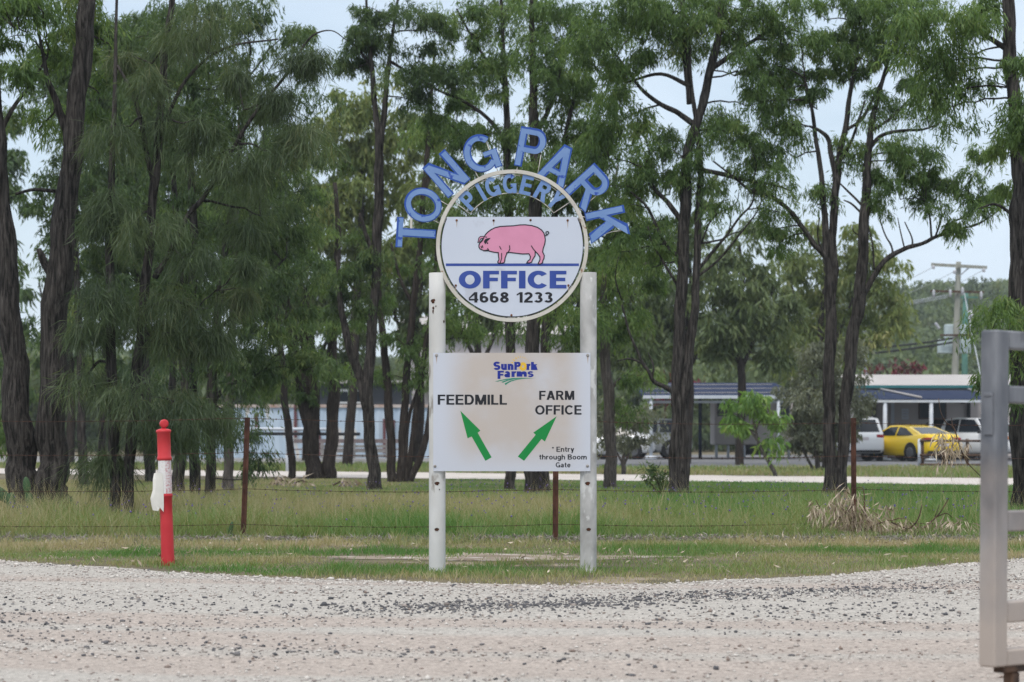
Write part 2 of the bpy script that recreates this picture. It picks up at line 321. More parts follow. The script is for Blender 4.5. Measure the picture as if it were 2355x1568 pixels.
blades('verge_grass', X, Y, (rs.gamma(6, .0052, n)+.008)*np.clip(.75+.7*np.maximum(vnoise(X*3.1, Y*3.3, 44), -.4)+.9*(vnoise(X*7, Y*6, 45) > .75), .4, 2.2)*np.interp(Y, [17, 18.2, 19.2, 22, 23.8], [.8, 1.1, .7, 1, 1.5]), rs.uniform(.004, .008, n), t, M['grass'], lean=.8)
# taller paddock grass behind the fence
n = 330000; Y = 23.9+rs.uniform(0, 1, n)**1.25*33; X = rs.uniform(-1, 1, n)*(.2125*Y+3.4)
ok = Y < lf(X)-.2; X, Y = X[ok], Y[ok]; n = len(X)
ok = rs.uniform(0, 1, n) < np.clip((Y-23.8)/.5, .12, 1); X, Y = X[ok], Y[ok]; n = len(X)
hh = np.interp(Y, [23.9, 24.6, 27, 38, 46, 60], [.08, .2, .24, .17, .05, .03])*np.clip(.85+.3*vnoise(X*.8, Y*.5, 31)+.35*vnoise(X*2.6, Y*1.3, 37), .35, 1.9)
t = .57+.22*vnoise(X*.6, Y*.35, 32)+.16*vnoise(X*2.3, Y*1.1, 36)+.045*X+np.interp(Y, [24, 27, 32, 40, 48, 60], [.10, .0, -.08, .05, .18, .1])+rs.normal(0, .15, n)
blades('paddock_grass', X, Y, hh*rs.uniform(.55, 1.3, n), rs.uniform(.005, .010, n)*(Y/30)**.6, t, M['grass'], lean=.95)
# seed-head stalks near the trunks at left and loose straw stalks
n = 5200; X = rs.uniform(-6.8, 6.4, n); Y = rs.uniform(24.2, 31, n); ok = inview(X, Y, .5) & (rs.uniform(0, 1, n) < np.where(X < -2, 1, .35)); X, Y = X[ok], Y[ok]; n = len(X)
blades('seed_stalks', X, Y, rs.uniform(.3, .62, n), np.full(n, .004), rs.normal(.12, .12, n), M['grass'], lean=.5)
# lawns beyond the lane
n = 60000; X = rs.uniform(-22, 24, n); Y = rs.uniform(50, 88, n); ok = (Y > lb(X)+.2) & inview(X, Y, 5) & ~((X > 2) & (Y > 77.6)); X, Y = X[ok], Y[ok]; n = len(X)
t = .55+.2*vnoise(X*.3, Y*.3, 41)-.22*np.clip((8-(Y-lb(X)))/8, 0, 1)*np.where(X > 0, 1, 0)+rs.normal(0, .12, n)
blades('lawn_grass', X, Y, rs.uniform(.06, .16, n), rs.uniform(.02, .04, n), t, M['grass'], lean=.6)
# grass in front of / under the far trees to each side
n = 900; X = rs.uniform(-6, 6, n); Y = 24.5+rs.uniform(0, 1, n)*16; ok = inview(X, Y, .3); X, Y = X[ok], Y[ok]; n = len(X)
V = []; zz = rs.uniform(.12, .3, n); r_ = rs.uniform(.006, .013, n)
P = OCT[None]*r_[:, None, None]+np.stack([X, Y, zz], -1)[:, None, :]
tag(link('purple_flowers', npmesh('purple_flowers', P.reshape(-1, 3), (OCTF[None]+(np.arange(n)*6)[:, None, None]).reshape(-1, 3), np.repeat(rs.uniform(0, 1, n), 8)), M['flower']), kind='stuff')

# ------------------------------------------------------------------ foliage and trees
def unit(a): return a/np.maximum(np.linalg.norm(a, axis=-1, keepdims=True), 1e-9)
def leafgeo(rg, base, d, Ln, Wd, curl=.12):
    n = len(base); side = unit(np.cross(d, rg.normal(0, 1, (n, 3)))); nr = np.cross(side, d)
    mid = base+d*(Ln*.45)[:, None]+nr*(Ln*curl*rg.uniform(-1, 1, n))[:, None]; tip = base+d*Ln[:, None]
    V = np.stack([base, mid+side*(Wd/2)[:, None], mid-side*(Wd/2)[:, None], tip], 1)
    b = (np.arange(n)*4)[:, None]
    return V.reshape(-1, 3), np.stack([b+np.array([0, 1, 2]), b+np.array([2, 1, 3])], 1).reshape(-1, 3)
def spray(rg, C, rad, ns, nl, Ln, Wd, droop=1.0, needle=False):
    """weeping leaf clusters: C (m,3) centres, rad (m,)"""
    m = len(C); n = m*ns*nl
    ci = np.repeat(np.arange(m), ns*nl); si = np.repeat(np.arange(m*ns), nl)
    o = unit(rg.normal(0, 1, (m*ns, 3)))*(rg.uniform(0, 1, (m*ns, 1))**.45)*.75       # twig starts scattered through the clump
    o[:, 2] = o[:, 2]*.8+.12; s0 = o[si]
    phi = (np.arctan2(o[:, 1], o[:, 0])+rg.normal(0, .9, m*ns)); lenf = rg.uniform(.35, .95, m*ns)[si]; rise = rg.uniform(-.35, .55, m*ns)[si]
    phi = phi[si]+rg.normal(0, .15, n); t = rg.uniform(0, 1, n); r = rad[ci]*lenf
    out = np.stack([np.cos(phi), np.sin(phi), np.zeros(n)], -1)
    p = C[ci]+s0*rad[ci][:, None]+out*(r*.75*t**.8)[:, None]; p[:, 2] += r*(rise*t-(.85*droop)*t**2)
    p += rg.normal(0, .03, (n, 3))*(rad[ci]/.3)[:, None]
    d = out*rg.uniform(-.25, .7, n)[:, None]+np.array([0, 0, -1.0])*(.35+droop*.6*t+rg.uniform(0, .4, n))[:, None]+rg.normal(0, .34, (n, 3))
    Lv = Ln*rg.uniform(.6, 1.3, n); Wv = Wd*rg.uniform(.7, 1.3, n)
    V, Fc = leafgeo(rg, p, unit(d), Lv, Wv, .22 if needle else .12)
    tint = np.clip(rg.normal(.0, .16, n)+rg.normal(.42, .13, m)[ci]+rg.normal(0, .08, m*ns)[si], 0, 1)
    return V, Fc, np.repeat(tint, 2)
def smooth_path(P, k=4):
    P = [np.array(p, float) for p in P]
    if len(P) < 3:
        return [P[0]*(1-i/k)+P[1]*(i/k) for i in range(k+1)]
    Q = [2*P[0]-P[1]]+P+[2*P[-1]-P[-2]]; out = []
    for i in range(1, len(Q)-2):
        for j in range(k):
            t = j/k; a, b, c, d = Q[i-1], Q[i], Q[i+1], Q[i+2]
            out.append(.5*((2*b)+(-a+c)*t+(2*a-5*b+4*c-d)*t*t+(-a+3*b-3*c+d)*t**3))
    out.append(P[-1]); return out
def limb(mb, rg, a, b, r0, r1, n=4, sides=5, bow=.15):
    a, b = np.array(a), np.array(b); ln = np.linalg.norm(b-a); c = (a+b)/2+rg.normal(0, bow*.5, 3)*ln+np.array([0, 0, bow*ln])
    pts = [(1-t)**2*a+2*t*(1-t)*c+t*t*b for t in np.linspace(0, 1, n+1)]
    pts = [p+rg.normal(0, .012, 3)*ln*(0 < i < n) for i, p in enumerate(pts)]
    mb.tube(pts, [r0+(r1-r0)*t for t in np.linspace(0, 1, n+1)], sides, cap=False); return pts
def tree(name, label, Y, stems, blobs, leaf='leaf_dark', bark='bark_dark', seed=0, Ln=.15, Wd=.017, rs_=.33, ns=20, nl=12, dens=1.0, droop=1.0, cat='tree', group=None, twigs=True, base=None, needle=False, furrow=.1, bare=()):
    """stems: list of [(x, y, width_px[, dY]) ...] in view pixels at distance Y; blobs: (x, y, rx, ry[, density[, dY]])"""
    rg = np.random.RandomState(seed+100)
    fx, fy = stems[0][0][0], stems[0][0][1]
    o = at(fx, fy, Y); root = thing(name, label, cat, (o.x, Y, -.03), group=group)
    mb = MB(); nodes = []; k = Y/F
    for st in stems:
        P = [(*at(q[0], q[1], Y+(q[3] if len(q) > 3 else 0)), q[2]*k/2*(1 if Y < 30 else .9)) for q in st]
        if P[0][2] < .3: P = [(P[0][0], P[0][1], -.12, P[0][3]*1.12)]+P
        S = smooth_path(P, 5); pts = [Vector(s[:3]) for s in S]; rad = [max(s[3], .004) for s in S]
        big = rad[0] > .05; nsid = 14 if big else 6
        ph_ = rg.uniform(0, 6.28, 6)
        pts = [p+Vector((math.sin(i*.75+ph_[2])*.14*rad[i]+math.sin(i*1.9+ph_[3])*.05*rad[i], math.sin(i*.6+ph_[4])*.15*rad[i], 0)) for i, p in enumerate(pts)]
        rad = [q*(1+.035*math.sin(i*1.1+ph_[5])) for i, q in enumerate(rad)]
        jit = (lambda i, q, ph_=ph_: 1+furrow*(math.sin(3*q*2*math.pi/14+ph_[0]+i*.16)*.5+math.sin(5*q*2*math.pi/14+ph_[1]-i*.1)*.4)+rg.normal(0, .025)) if big else None
        mb.tube(pts, rad, nsid, jit=jit)
        nodes += [(p, rad[i]) for i, p in enumerate(pts)]
    for st in bare:                                # dead, leafless twigs
        P = smooth_path([(*at(q[0], q[1], Y+(q[3] if len(q) > 3 else 0)), q[2]*k/2) for q in st], 4)
        mb.tube([p[:3] for p in P], [max(p[3], .003) for p in P], 5)
    NP = np.array([tuple(p) for p, _ in nodes]); NR = np.array([r for _, r in nodes])
    VV, FF, TT = [], [], []; off = 0
    for bl in blobs:
        x, y, rx, ry = bl[:4]; dn = (bl[4] if len(bl) > 4 else 1)*dens; dY = bl[5] if len(bl) > 5 else rg.uniform(-.7, .7)*rx*k
        c = np.array(at(x, y, Y+dY)); RX, RZ = rx*k, ry*k
        m = max(2, int(round(math.pi*RX*RZ/(math.pi*rs_**2)*2.6*dn)))
        q = unit(rg.normal(0, 1, (m, 3)))*(rg.uniform(.12, 1, (m, 1))**.5)*rg.uniform(.8, 1.28, (m, 1)); q[:, 2] *= RZ; q[:, 0] *= RX; q[:, 1] *= RX*.85
        C = c+q
        if twigs:
            d = NP-c; dist = np.linalg.norm(d, axis=1)+np.maximum(d[:, 2], 0)*1.5; j = int(np.argmin(dist))
            r0 = min(NR[j]*.7, .012+.012*RX); lp = limb(mb, rg, NP[j], c-np.array([0, 0, .3*RZ]), r0, .008, 6, 5, .12)
            LP = np.array([tuple(p) for p in lp]+[tuple(p) for p in NP[max(0, j-3):j+4]])
            for cc in C[::1]:
                dj = np.linalg.norm(LP-cc, axis=1)+np.maximum(LP[:, 2]-cc[2], 0); jj = int(np.argmin(dj))
                if dj[jj] > .15: limb(mb, rg, LP[jj], cc+np.array([0, 0, rs_*.15]), .0085*max(1, k*140), .004*max(1, k*140), 3, 4, .1)
        big_ = Y < 60 and not needle
        V, Fc, T = spray(rg, C, rs_*rg.uniform(.45, 1.35, m), ns, int(nl*(1.75 if big_ else 1)), Ln*(.72 if big_ else 1), Wd*(1.0 if big_ else 1.15), droop, needle)
        VV.append(V); FF.append(Fc+off); TT.append(T); off += len(V)
    mb.build('trunk', M[bark], root)
    V = np.concatenate(VV)-np.array(root.location); me = npmesh('crown', V, np.concatenate(FF), np.concatenate(TT))
    link('crown', me, M[leaf], root); return root

# ------------------------------------------------------------------ entrance sign
Y0 = 18.4; S0 = F/Y0
SX, SZ = (1178-CX)/S0, 0
sign = thing('entrance_sign', 'white two-post entrance sign with blue arched letters and a pink pig roundel', 'sign', ((1178-CX)/S0, Y0, 0))
ox = sign.location.x
def vx(x): return (x-CX)/S0
def vz(y): return H+(HY-y)/S0
def z1(x, y): return (vx((1500+x/1.912)/1.7401), vz((480+y/1.912)/1.7401))          # roundel close-up
def z2(x, y): return (vx((1600+x/1.4933)/1.7401), vz((1280+y/1.4933)/1.7401))       # direction board close-up
def zl(x, y): return (vx((1960+x/10.4545)/1.7401), vz((1410+y/10.4545)/1.7401))     # farm logo close-up
# --- lettering: every glyph is a set of strokes in a unit-high box
def arc(cx, cy, rx, ry, a0, a1, n=18): return [(cx+rx*math.cos(R(a0+(a1-a0)*i/n)), cy+ry*math.sin(R(a0+(a1-a0)*i/n))) for i in range(n+1)]
def rect(x0, y0, x1, y1): return ('P', [(x0, y0), (x1, y0), (x1, y1), (x0, y1)])
def glyph(c, w=.2):
    h = w/2; k = w*1.12; e = lambda pts, closed=False: ('S', pts, closed); D = lambda *p: ('P', list(p))
    if c in 'TIEFLHDBPR1':
        if c == 'T': return .64, [rect(0, 1-w*.9, .64, 1), rect(.32-h, 0, .32+h, 1-w*.9)]
        if c == 'I': return w, [rect(0, 0, w, 1)]
        if c in 'EF': W = .6 if c == 'E' else .57; g = [rect(0, 0, w, 1), rect(w, 1-w*.88, W, 1), rect(w, .5-w*.38, W-.04, .5+w*.46)]; return W, g+([rect(w, 0, W, w*.88)] if c == 'E' else [])
        if c == 'L': return .55, [rect(0, 0, w, 1), rect(w, 0, .55, w*.88)]
        if c == '1': return .4, [rect(.4-w, 0, .4, 1), D((0, .66), (.4-w, .8), (.4-w, .98), (.0, .8))]
        if c == 'D': return .7, [rect(0, 0, w, 1), e([(w, 1-h*.9), (.36, 1-h*.9)]+arc(.36, .5, .34-h, .5-h*.9, 90, -90)+[(w, h*.9)])]
        if c == 'P': return .65, [rect(0, 0, w, 1), e([(w, 1-h*.9), (.40, 1-h*.9)]+arc(.40, .69, .25-h, .31-h*.9, 90, -90)+[(w, .38+h*.9)])]
        if c == 'R': return .70, [rect(0, 0, w, 1), e([(w, 1-h*.9), (.40, 1-h*.9)]+arc(.40, .71, .26-h, .29-h*.9, 90, -90)+[(w, .42+h*.9)]), D((.30, .43), (.30+k, .43), (.71, 0), (.71-k*1.05, 0))]
        if c == 'B': return .68, [rect(0, 0, w, 1), e([(w, 1-h*.9), (.40, 1-h*.9)]+arc(.40, .74, .24-h, .26-h*.9, 90, -90)+[(w, .48+h*.9)]), e([(w, .48+h*.5), (.42, .48+h*.5)]+arc(.42, .28, .26-h, .28-h*.9, 90, -90)+[(w, h*.9)])]
        if c == 'H': return .7, [rect(0, 0, w, 1), rect(.7-w, 0, .7, 1), rect(w, .5-h*.9, .7-w, .5+h*.9)]
    if c == 'O': return .80, [e(arc(.40, .5, .40-h, .5-h*.92, 0, 360, 40), True)]
    if c == '0': return .58, [e(arc(.29, .5, .29-h, .5-h*.92, 0, 360, 40), True)]
    if c == 'C': return .72, [e(arc(.39, .5, .39-h, .5-h*.92, 40, 320, 30))]
    if c == 'G': return .76, [e(arc(.39, .5, .39-h, .5-h*.92, 42, 318, 30)), rect(.76-w*.95, .0, .76, .5), rect(.44, .5-w*.8, .76-w*.95, .5)]
    if c == 'N': return .70, [rect(0, 0, w, 1), rect(.70-w, 0, .70, 1), D((w*.0, 1), (k, 1), (.70, 0), (.70-k, 0))]
    if c == 'M': return .84, [rect(0, 0, w, 1), rect(.84-w, 0, .84, 1), D((0, 1), (k*1.15, 1), (.42+k*.5, 0), (.42-k*.5, 0)), D((.84, 1), (.84-k*1.15, 1), (.42-k*.5, 0), (.42+k*.5, 0))]
    if c == 'A': return .76, [D((0, 0), (k, 0), (.38+k*.55, 1), (.38-k*.55, 1)), D((.76, 0), (.76-k, 0), (.38-k*.55, 1), (.38+k*.55, 1)), rect(.18, .21, .58, .21+w*.85)]
    if c == 'K': return .72, [rect(0, 0, w, 1), D((w, .34), (w, .34+w*1.45), (.71-k*1.25, 1), (.71, 1)), D((.28, .50), (.28+k*.9, .66), (.73, 0), (.73-k*1.2, 0))]
    if c == 'Y': return .70, [rect(.35-h, 0, .35+h, .44), D((0, 1), (k*1.05, 1), (.35+h, .40), (.35-h, .40)), D((.70, 1), (.70-k*1.05, 1), (.35-h, .40), (.35+h, .40))]
    if c in 'Ss':
        W = .66; ry = (1-w*.92)/4; rx = W/2-h; cx = W/2
        return W, [e(arc(cx, 1-h*.92-ry, rx, ry, 22, 270, 20)+arc(cx, h*.92+ry, rx, ry, 90, -158, 20)[1:])]
    if c == '2': return .58, [e(arc(.29, .70, .29-h, .30-h*.92, 165, -38, 20)+[(.10, w*.8)]), rect(0, 0, .58, w*.9)]
    if c == '3': return .58, [e(arc(.28, .745, .27-h, .255-h*.9, 155, -90, 18)), e(arc(.28, .28, .30-h, .28-h*.9, 90, -155, 18))]
    if c == '4': return .62, [rect(.36, 0, .36+w, 1), rect(0, .2, .62, .2+w*.8), D((0, .2+w*.6), (0, .2+w*1.3), (.36, 1), (.36+w*.2, .78))]
    if c == '6': return .58, [e(arc(.29, .315, .29-h, .315-h*.92, 0, 360, 30), True), e(arc(.31, .62, .31-h, .38-h*.92, 60, 180, 14)+[(h, .3)])]
    if c == '8': return .58, [e(arc(.29, .745, .26-h, .255-h*.9, 0, 360, 26), True), e(arc(.29, .28, .29-h, .28-h*.9, 0, 360, 26), True)]
    if c == '*': return .3, [('S', [(.15+.14*math.cos(a), .8+.14*math.sin(a)), (.15-.02*math.cos(a), .8-.02*math.sin(a))], False) for a in (math.pi/2+2*math.pi*i/5 for i in range(5))]
    x = .72                                        # lower case, x-height
    if c == 'n': return .56, [rect(0, 0, w, x), e([(h, .3)]+arc(.28, x-.27, .28-h, .27-h*.9, 170, 0, 14)+[(.56-h, 0)])]
    if c == 'h': return .56, [rect(0, 0, w, 1), e([(h, .3)]+arc(.28, x-.27, .28-h, .27-h*.9, 170, 0, 14)+[(.56-h, 0)])]
    if c == 'u': return .56, [rect(.56-w, 0, .56, x), e([(h, x)]+arc(.28, .27, .28-h, .27-h*.9, 180, 350, 14))]
    if c == 'm': return .88, [rect(0, 0, w, x)]+[e([(a+h, .3)]+arc(a+.25, x-.24, .25-h, .24-h*.9, 170, 0, 12)+[(a+.5-h, 0)]) for a in (0, .38)]
    if c == 'r': return .38, [rect(0, 0, w, x), e([(h, .3)]+arc(.32, x-.3, .32-h, .3-h*.9, 170, 75, 8))]
    if c == 't': return .36, [e([(.08+h, .94)]+[(.08+h, .25)]+arc(.28, .22, .2-h+.0, .22-h*.9, 180, 300, 8)), rect(0, x-w*.8, .36, x)]
    if c == 'o': return .60, [e(arc(.30, x/2, .30-h, x/2-h*.9, 0, 360, 28), True)]
    if c == 'e': return .58, [e(arc(.29, x/2, .29-h, x/2-h*.9, 12, 325, 26)), rect(w*.6, x/2-w*.32, .58-h*.6, x/2+w*.32)]
    if c == 'a': return .56, [e(arc(.27, x-.24, .25-h, .24-h*.9, 160, 0, 12)+[(.52-h, 0)]), e(arc(.25, .215, .25-h, .215-h*.9, 0, 360, 20), True)]
    if c == 'g': return .58, [e(arc(.28, x/2, .28-h, x/2-h*.9, 0, 360, 26), True), e([(.58-h, x), (.58-h, -.02)]+arc(.29, -.02, .29-h, .26-h*.9, 0, -150, 12))]
    if c == 'y': return .56, [D((0, x), (k, x), (.28+k*.5, 0), (.28-k*.4, 0)), D((.56, x), (.56-k, x), (.12, -.26), (.12+k, -.26))]
    if c == 'k': return .58, [rect(0, 0, w, 1), D((w, .24), (w, .24+w*1.3), (.57-k*1.25, x), (.57, x)), D((.22, .36), (.22+k*.9, .5), (.6, 0), (.6-k*1.2, 0))]
    return .3, []
def ribbon(pts, w, closed):
    P = [Vector((a, b)) for a, b in pts]
    if closed: P = P[:-1]
    n = len(P); Lp, Rp = [], []
    for i in range(n):
        a = P[i-1] if (i > 0 or closed) else None; b = P[(i+1) % n] if (i < n-1 or closed) else None
        d0 = (P[i]-a).normalized() if a is not None and (P[i]-a).length > 1e-7 else None
        d1 = (b-P[i]).normalized() if b is not None and (b-P[i]).length > 1e-7 else None
        d0 = d0 or d1; d1 = d1 or d0; t = (d0+d1); t = t.normalized() if t.length > 1e-6 else d0; nn = Vector((-t.y, t.x)); q = max(.4, t.dot(d0))
        Lp.append(P[i]+nn*(w/2/q)); Rp.append(P[i]-nn*(w/2/q))
    return Lp, Rp, n
def letter_geo(mb, c, w, xf, yf, yb, step=.00025, only_front=False):
    """adds glyph c; xf maps (x, z) of the unit glyph to sign space; yf/yb front and back planes"""
    W, st = glyph(c, w)
    for q, s in enumerate(st):
        f, bk = yf-q*step, yb
        if s[0] == 'P': loop = [Vector(p) for p in s[1]]; quads = [loop]; closed = False
        else:
            Lp, Rp, n = ribbon(s[1], w*.96, s[2]); m = n if s[2] else n-1
            quads = [[Lp[i], Lp[(i+1) % n], Rp[(i+1) % n], Rp[i]] for i in range(m)]
        if s[0] == 'P' or True:
            for i, qd in enumerate(quads):
                p = [xf(v.x, v.y) for v in qd]
                area = sum(p[j][0]*p[(j+1) % 4][1]-p[(j+1) % 4][0]*p[j][1] for j in range(4))
                if area < 0: p = p[::-1]
                V = [(a, f, b) for a, b in p]+[(a, bk, b) for a, b in p]
                Fc = [(0, 1, 2, 3)]+([] if only_front else [(7, 6, 5, 4)]+[(j, 4+j, 4+(j+1) % 4, (j+1) % 4) for j in range(4)])
                mb.add(V, Fc)
def bounds(word, w, sp):
    x = 0; cs = []
    for c in word:
        if c == ' ': x += .32; continue
        W, _ = glyph(c, w); cs.append((c, x)); x += W+sp
    return x-sp, cs
def text_box(mb, word, w, sp, x0, z0, x1, z1_, y, h=1.0):
    """word fitted to the box x0..x1, baseline z0, cap height to z1_"""
    W, cs = bounds(word, w, sp); sx = (x1-x0)/W; sz = (z1_-z0)/h
    for c, a in cs: letter_geo(mb, c, w, lambda u, v, a=a: (x0+(u+a)*sx, z0+v*sz), y, y+.0008, only_front=True)
M['post'] = mat('flaking white paint', (.50, .49, .465), (.60, .60, .59), scale=4, rough=.6, bump=.35, bscale=14, stretch=(1, 1, .45), c3=(.30, .28, .255), s3=7, t3=.60)
M['ringp'] = mat('rust speckled cream paint', (.55, .53, .48), (.47, .44, .385), scale=7, rough=.55, bump=.2, c3=(.22, .10, .045), s3=16, t3=.645)
M['white_panel'] = mat('white enamel sheet', (.50, .54, .63), (.525, .565, .645), scale=2, rough=.45, spec=.4, c3=(.45, .475, .54), s3=3.5, t3=.6)
M['rust'] = mat('rust', (.05, .018, .01), (.19, .075, .03), scale=40, rough=.9)
M['hole'] = mat('dark rusted hole', (.02, .012, .009), (.09, .035, .018), scale=50, rough=.95)
M['navy'] = mat('navy sign paint', (.028, .06, .27), (.04, .075, .30), scale=6, rough=.4)
M['black_ink'] = mat('black vinyl', (.014, .015, .02), rough=.5)
M['pink'] = mat('pig pink', (.62, .26, .39), (.58, .24, .36), scale=9, rough=.45)
M['green_arrow'] = mat('green vinyl', (.006, .215, .045), rough=.45)
M['logo_blue'] = mat('logo blue', (.012, .025, .24), rough=.4)
M['logo_yellow'] = mat('logo yellow', (.68, .43, .04), rough=.4)
M['logo_green'] = mat('logo green', (.012, .2, .11), (.04, .26, .19), scale=8, rough=.4)
M['letter_blue'] = mat('sun faded blue paint', (.12, .215, .44), (.175, .275, .49), scale=5, rough=.5, bump=.15, lo=.3, hi=.7, c3=(.03, .075, .34), s3=18, t3=.63)
M['letter_edge'] = mat('deep blue edge paint', (.02, .065, .30), (.03, .09, .36), scale=9, rough=.5)
M['steel'] = mat('grey bolt', (.22, .2, .18), (.36, .34, .32), scale=40, rough=.5, metal=.4)
# --- posts: round steel pipes with rusted bolt holes
RP = 19.0/S0
M['post_grey'] = mat('greyed flaking paint', (.33, .325, .315), (.50, .495, .485), scale=7, rough=.75, bump=.5, bscale=22, stretch=(1, 1, .5), c3=(.58, .58, .57), s3=11, t3=.58)
for cx_, top, bot, holes, flats in ((1005.5, 628, 1306, ((1006, 1111), (1005, 1216)), ((996, 693, 5, 5), (997, 709, 2.5, 4), (996.5, 717, 2, 5), (1003, 705, 1.2, 2), (1011, 1125, 1.2, 1.6), (1021, 740, 1.5, 4))),
                                 (1353, 627, 1306, ((1351, 1111), (1353, 1216)), ((1344, 1018, 2, 3),))):
    X = vx(cx_); mb = MB(); zt = vz(top)
    prof = [(RP, -.15)]+[(RP*(1+.006*math.sin(q*2.1)), -.1+(zt+.1)*q/12) for q in range(13)]+[(RP*.97, zt+.001), (RP*.86, zt+.002), (RP*.84, zt-.06)]
    mb.lathe(prof, 24, Matrix.Translation((X, Y0, 0)))
    p = mb.build('post', M['post' if cx_ < 1200 else 'post_grey'], sign)
    def blotch(hx, hy, rx, rz, seed, dep=.0012):
        rg = np.random.RandomState(seed); x0, zc = vx(hx), vz(hy)
        n = 16; P = []
        for q in range(n):
            a = 2*math.pi*q/n; r = 1+rg.uniform(-.3, .25); xx = x0+rx/S0*math.cos(a)*r; zz = zc+rz/S0*math.sin(a)*r
            u = max(-.98, min(.98, (xx-X)/RP)); P.append((xx, Y0-RP*1.006*math.sqrt(1-u*u)-dep, zz))
        u = max(-.98, min(.98, (x0-X)/RP)); hb = MB(); hb.add(P+[(x0, Y0-RP*1.006*math.sqrt(1-u*u)-dep, zc)], [(q, (q+1) % n, n) for q in range(n)][::1]); hb.build('rust_hole', M['hole'], p)
    for q, (hx, hy) in enumerate(holes): blotch(hx, hy, 5.5, 4.2, q, .0016)
    for q, (hx, hy, a, b) in enumerate(flats): blotch(hx, hy, a, b, q+20)
# --- ring and the white roundel panel
RC = z1(1051, 965); U = z1(1052, 965)[0]-z1(1051, 965)[0]
mb = MB(); n = 96; ro, ri = 581*U, 553*U; y0, y1 = Y0-.045, Y0-.010
V = []
for q in range(n):
    a = 2*math.pi*q/n; c, s = math.cos(a), math.sin(a)
    V += [(RC[0]+ri*c, y0, RC[1]+ri*s), (RC[0]+ro*c, y0, RC[1]+ro*s), (RC[0]+ro*c, y1, RC[1]+ro*s), (RC[0]+ri*c, y1, RC[1]+ri*s)]
Fc = []
for q in range(n):
    a, b = q*4, ((q+1) % n)*4
    for j in range(4): Fc.append((a+j, b+j, b+(j+1) % 4, a+(j+1) % 4)[::-1])
mb.add(V, Fc); ring = mb.build('ring', M['ringp'], sign)
mb = MB(); P = []; rr = 545*U; cut = z1(0, 745)[1]; n = 120
for q in range(n):
    a = 2*math.pi*q/n; x, z = RC[0]+rr*math.cos(a), RC[1]+rr*math.sin(a)
    if z <= cut: P.append((x, z))
st = max(range(len(P)), key=lambda i: 0)
aa = math.asin((cut-RC[1])/rr); P = [(RC[0]+rr*math.cos(t), RC[1]+rr*math.sin(t)) for t in np.linspace(math.pi-aa, 2*math.pi+aa, 110)]
mb.prism(P, Y0-.036, Y0-.032); office = mb.build('office_panel', M['white_panel'], sign)
YF = Y0-.0372
mb = MB(); Lr, Rr, nn_ = ribbon([(RC[0]+(rr-3*U)*math.cos(t), RC[1]+(rr-3*U)*math.sin(t)) for t in np.linspace(math.pi-aa+.02, 2*math.pi+aa-.02, 100)], 6*U, False)
for i in range(nn_-1): mb.add([(p.x, YF+.0006, p.y) for p in (Lr[i], Lr[i+1], Rr[i+1], Rr[i])], [(0, 1, 2, 3)])
mb.build('border_line', M['black_ink'], office)
for a, nm in ((-90, 'b'), (172, 'l'), (8, 'r')):                    # small brackets holding the panel to the ring
    pass
mb = MB(); a, b = z1(544, 1120), z1(1560, 1100); mb.add([(a[0], YF, a[1]), (b[0], YF, a[1]), (b[0], YF, b[1]), (a[0], YF, b[1])], [(0, 1, 2, 3)]); mb.build('blue_line', M['navy'], office)
mb = MB(); a, b = z1(642, 1291), z1(1465, 1156); text_box(mb, 'OFFICE', .235, .07, a[0], a[1], b[0], b[1], YF); mb.build('office_lettering', M['navy'], office)
mb = MB()
a, b = z1(720, 1399), z1(1025, 1319); text_box(mb, '4668', .2, .09, a[0], a[1], b[0], b[1], YF)
a, b = z1(1085, 1399), z1(1360, 1319); text_box(mb, '1233', .2, .09, a[0], a[1], b[0], b[1], YF); mb.build('phone_number', M['black_ink'], office)
# pig
pig = [(797, 960), (803, 945), (816, 934), (826, 922), (836, 900), (848, 878), (866, 860), (890, 842), (920, 827), (960, 818), (1010, 815), (1060, 813), (1110, 806), (1150, 805), (1200, 811), (1245, 825), (1275, 845), (1292, 866), (1299, 890), (1304, 918), (1299, 952), (1287, 985), (1283, 1012), (1296, 1040), (1293, 1062), (1284, 1080), (1283, 1095), (1268, 1104), (1248, 1104), (1253, 1092), (1263, 1072), (1262, 1050), (1242, 1022), (1226, 1010), (1226, 1040), (1212, 1062), (1203, 1078), (1200, 1090), (1182, 1097), (1162, 1096), (1168, 1084), (1186, 1070), (1190, 1048), (1178, 1026), (1130, 1028), (1080, 1022), (1030, 1016), (1012, 1020), (1003, 1040), (996, 1060), (994, 1078), (990, 1093), (974, 1100), (944, 1097), (940, 1090), (950, 1070), (946, 1042), (945, 1018), (915, 1015), (884, 1008), (866, 1003), (838, 1004), (828, 999), (806, 990), (797, 976)]
ear = [(838, 944), (834, 930), (846, 914), (862, 908), (886, 905), (872, 922), (858, 932), (846, 946)]
ear2 = [(789, 940), (796, 906), (808, 894), (836, 893), (836, 906), (814, 910), (804, 922), (802, 936)]
pg = MB(); pg.prism([z1(*p) for p in pig], YF-.0002, YF+.0006)
pg.prism([z1(*p) for p in ear2], YF-.0004, YF+.0004); pgo = pg.build('pig', M['pink'], office)
ln = MB()
def stroke(pts, wd, closed=False, dy=.0012):
    P = [z1(*p) for p in pts]
    if closed: P = P+[P[0]]
    A, B, n = ribbon(P, wd*U, closed)
    for i in range(n if closed else n-1): ln.add([(p.x, YF-dy, p.y) for p in (A[i], A[(i+1) % n], B[(i+1) % n], B[i])], [(0, 1, 2, 3)])
stroke(pig, 8, True); stroke(ear2, 6, True, .0014)
ln.prism([z1(*p) for p in ear], YF-.0016, YF-.0008)
stroke([(868, 914), (845, 950)], 8, dy=.0018)
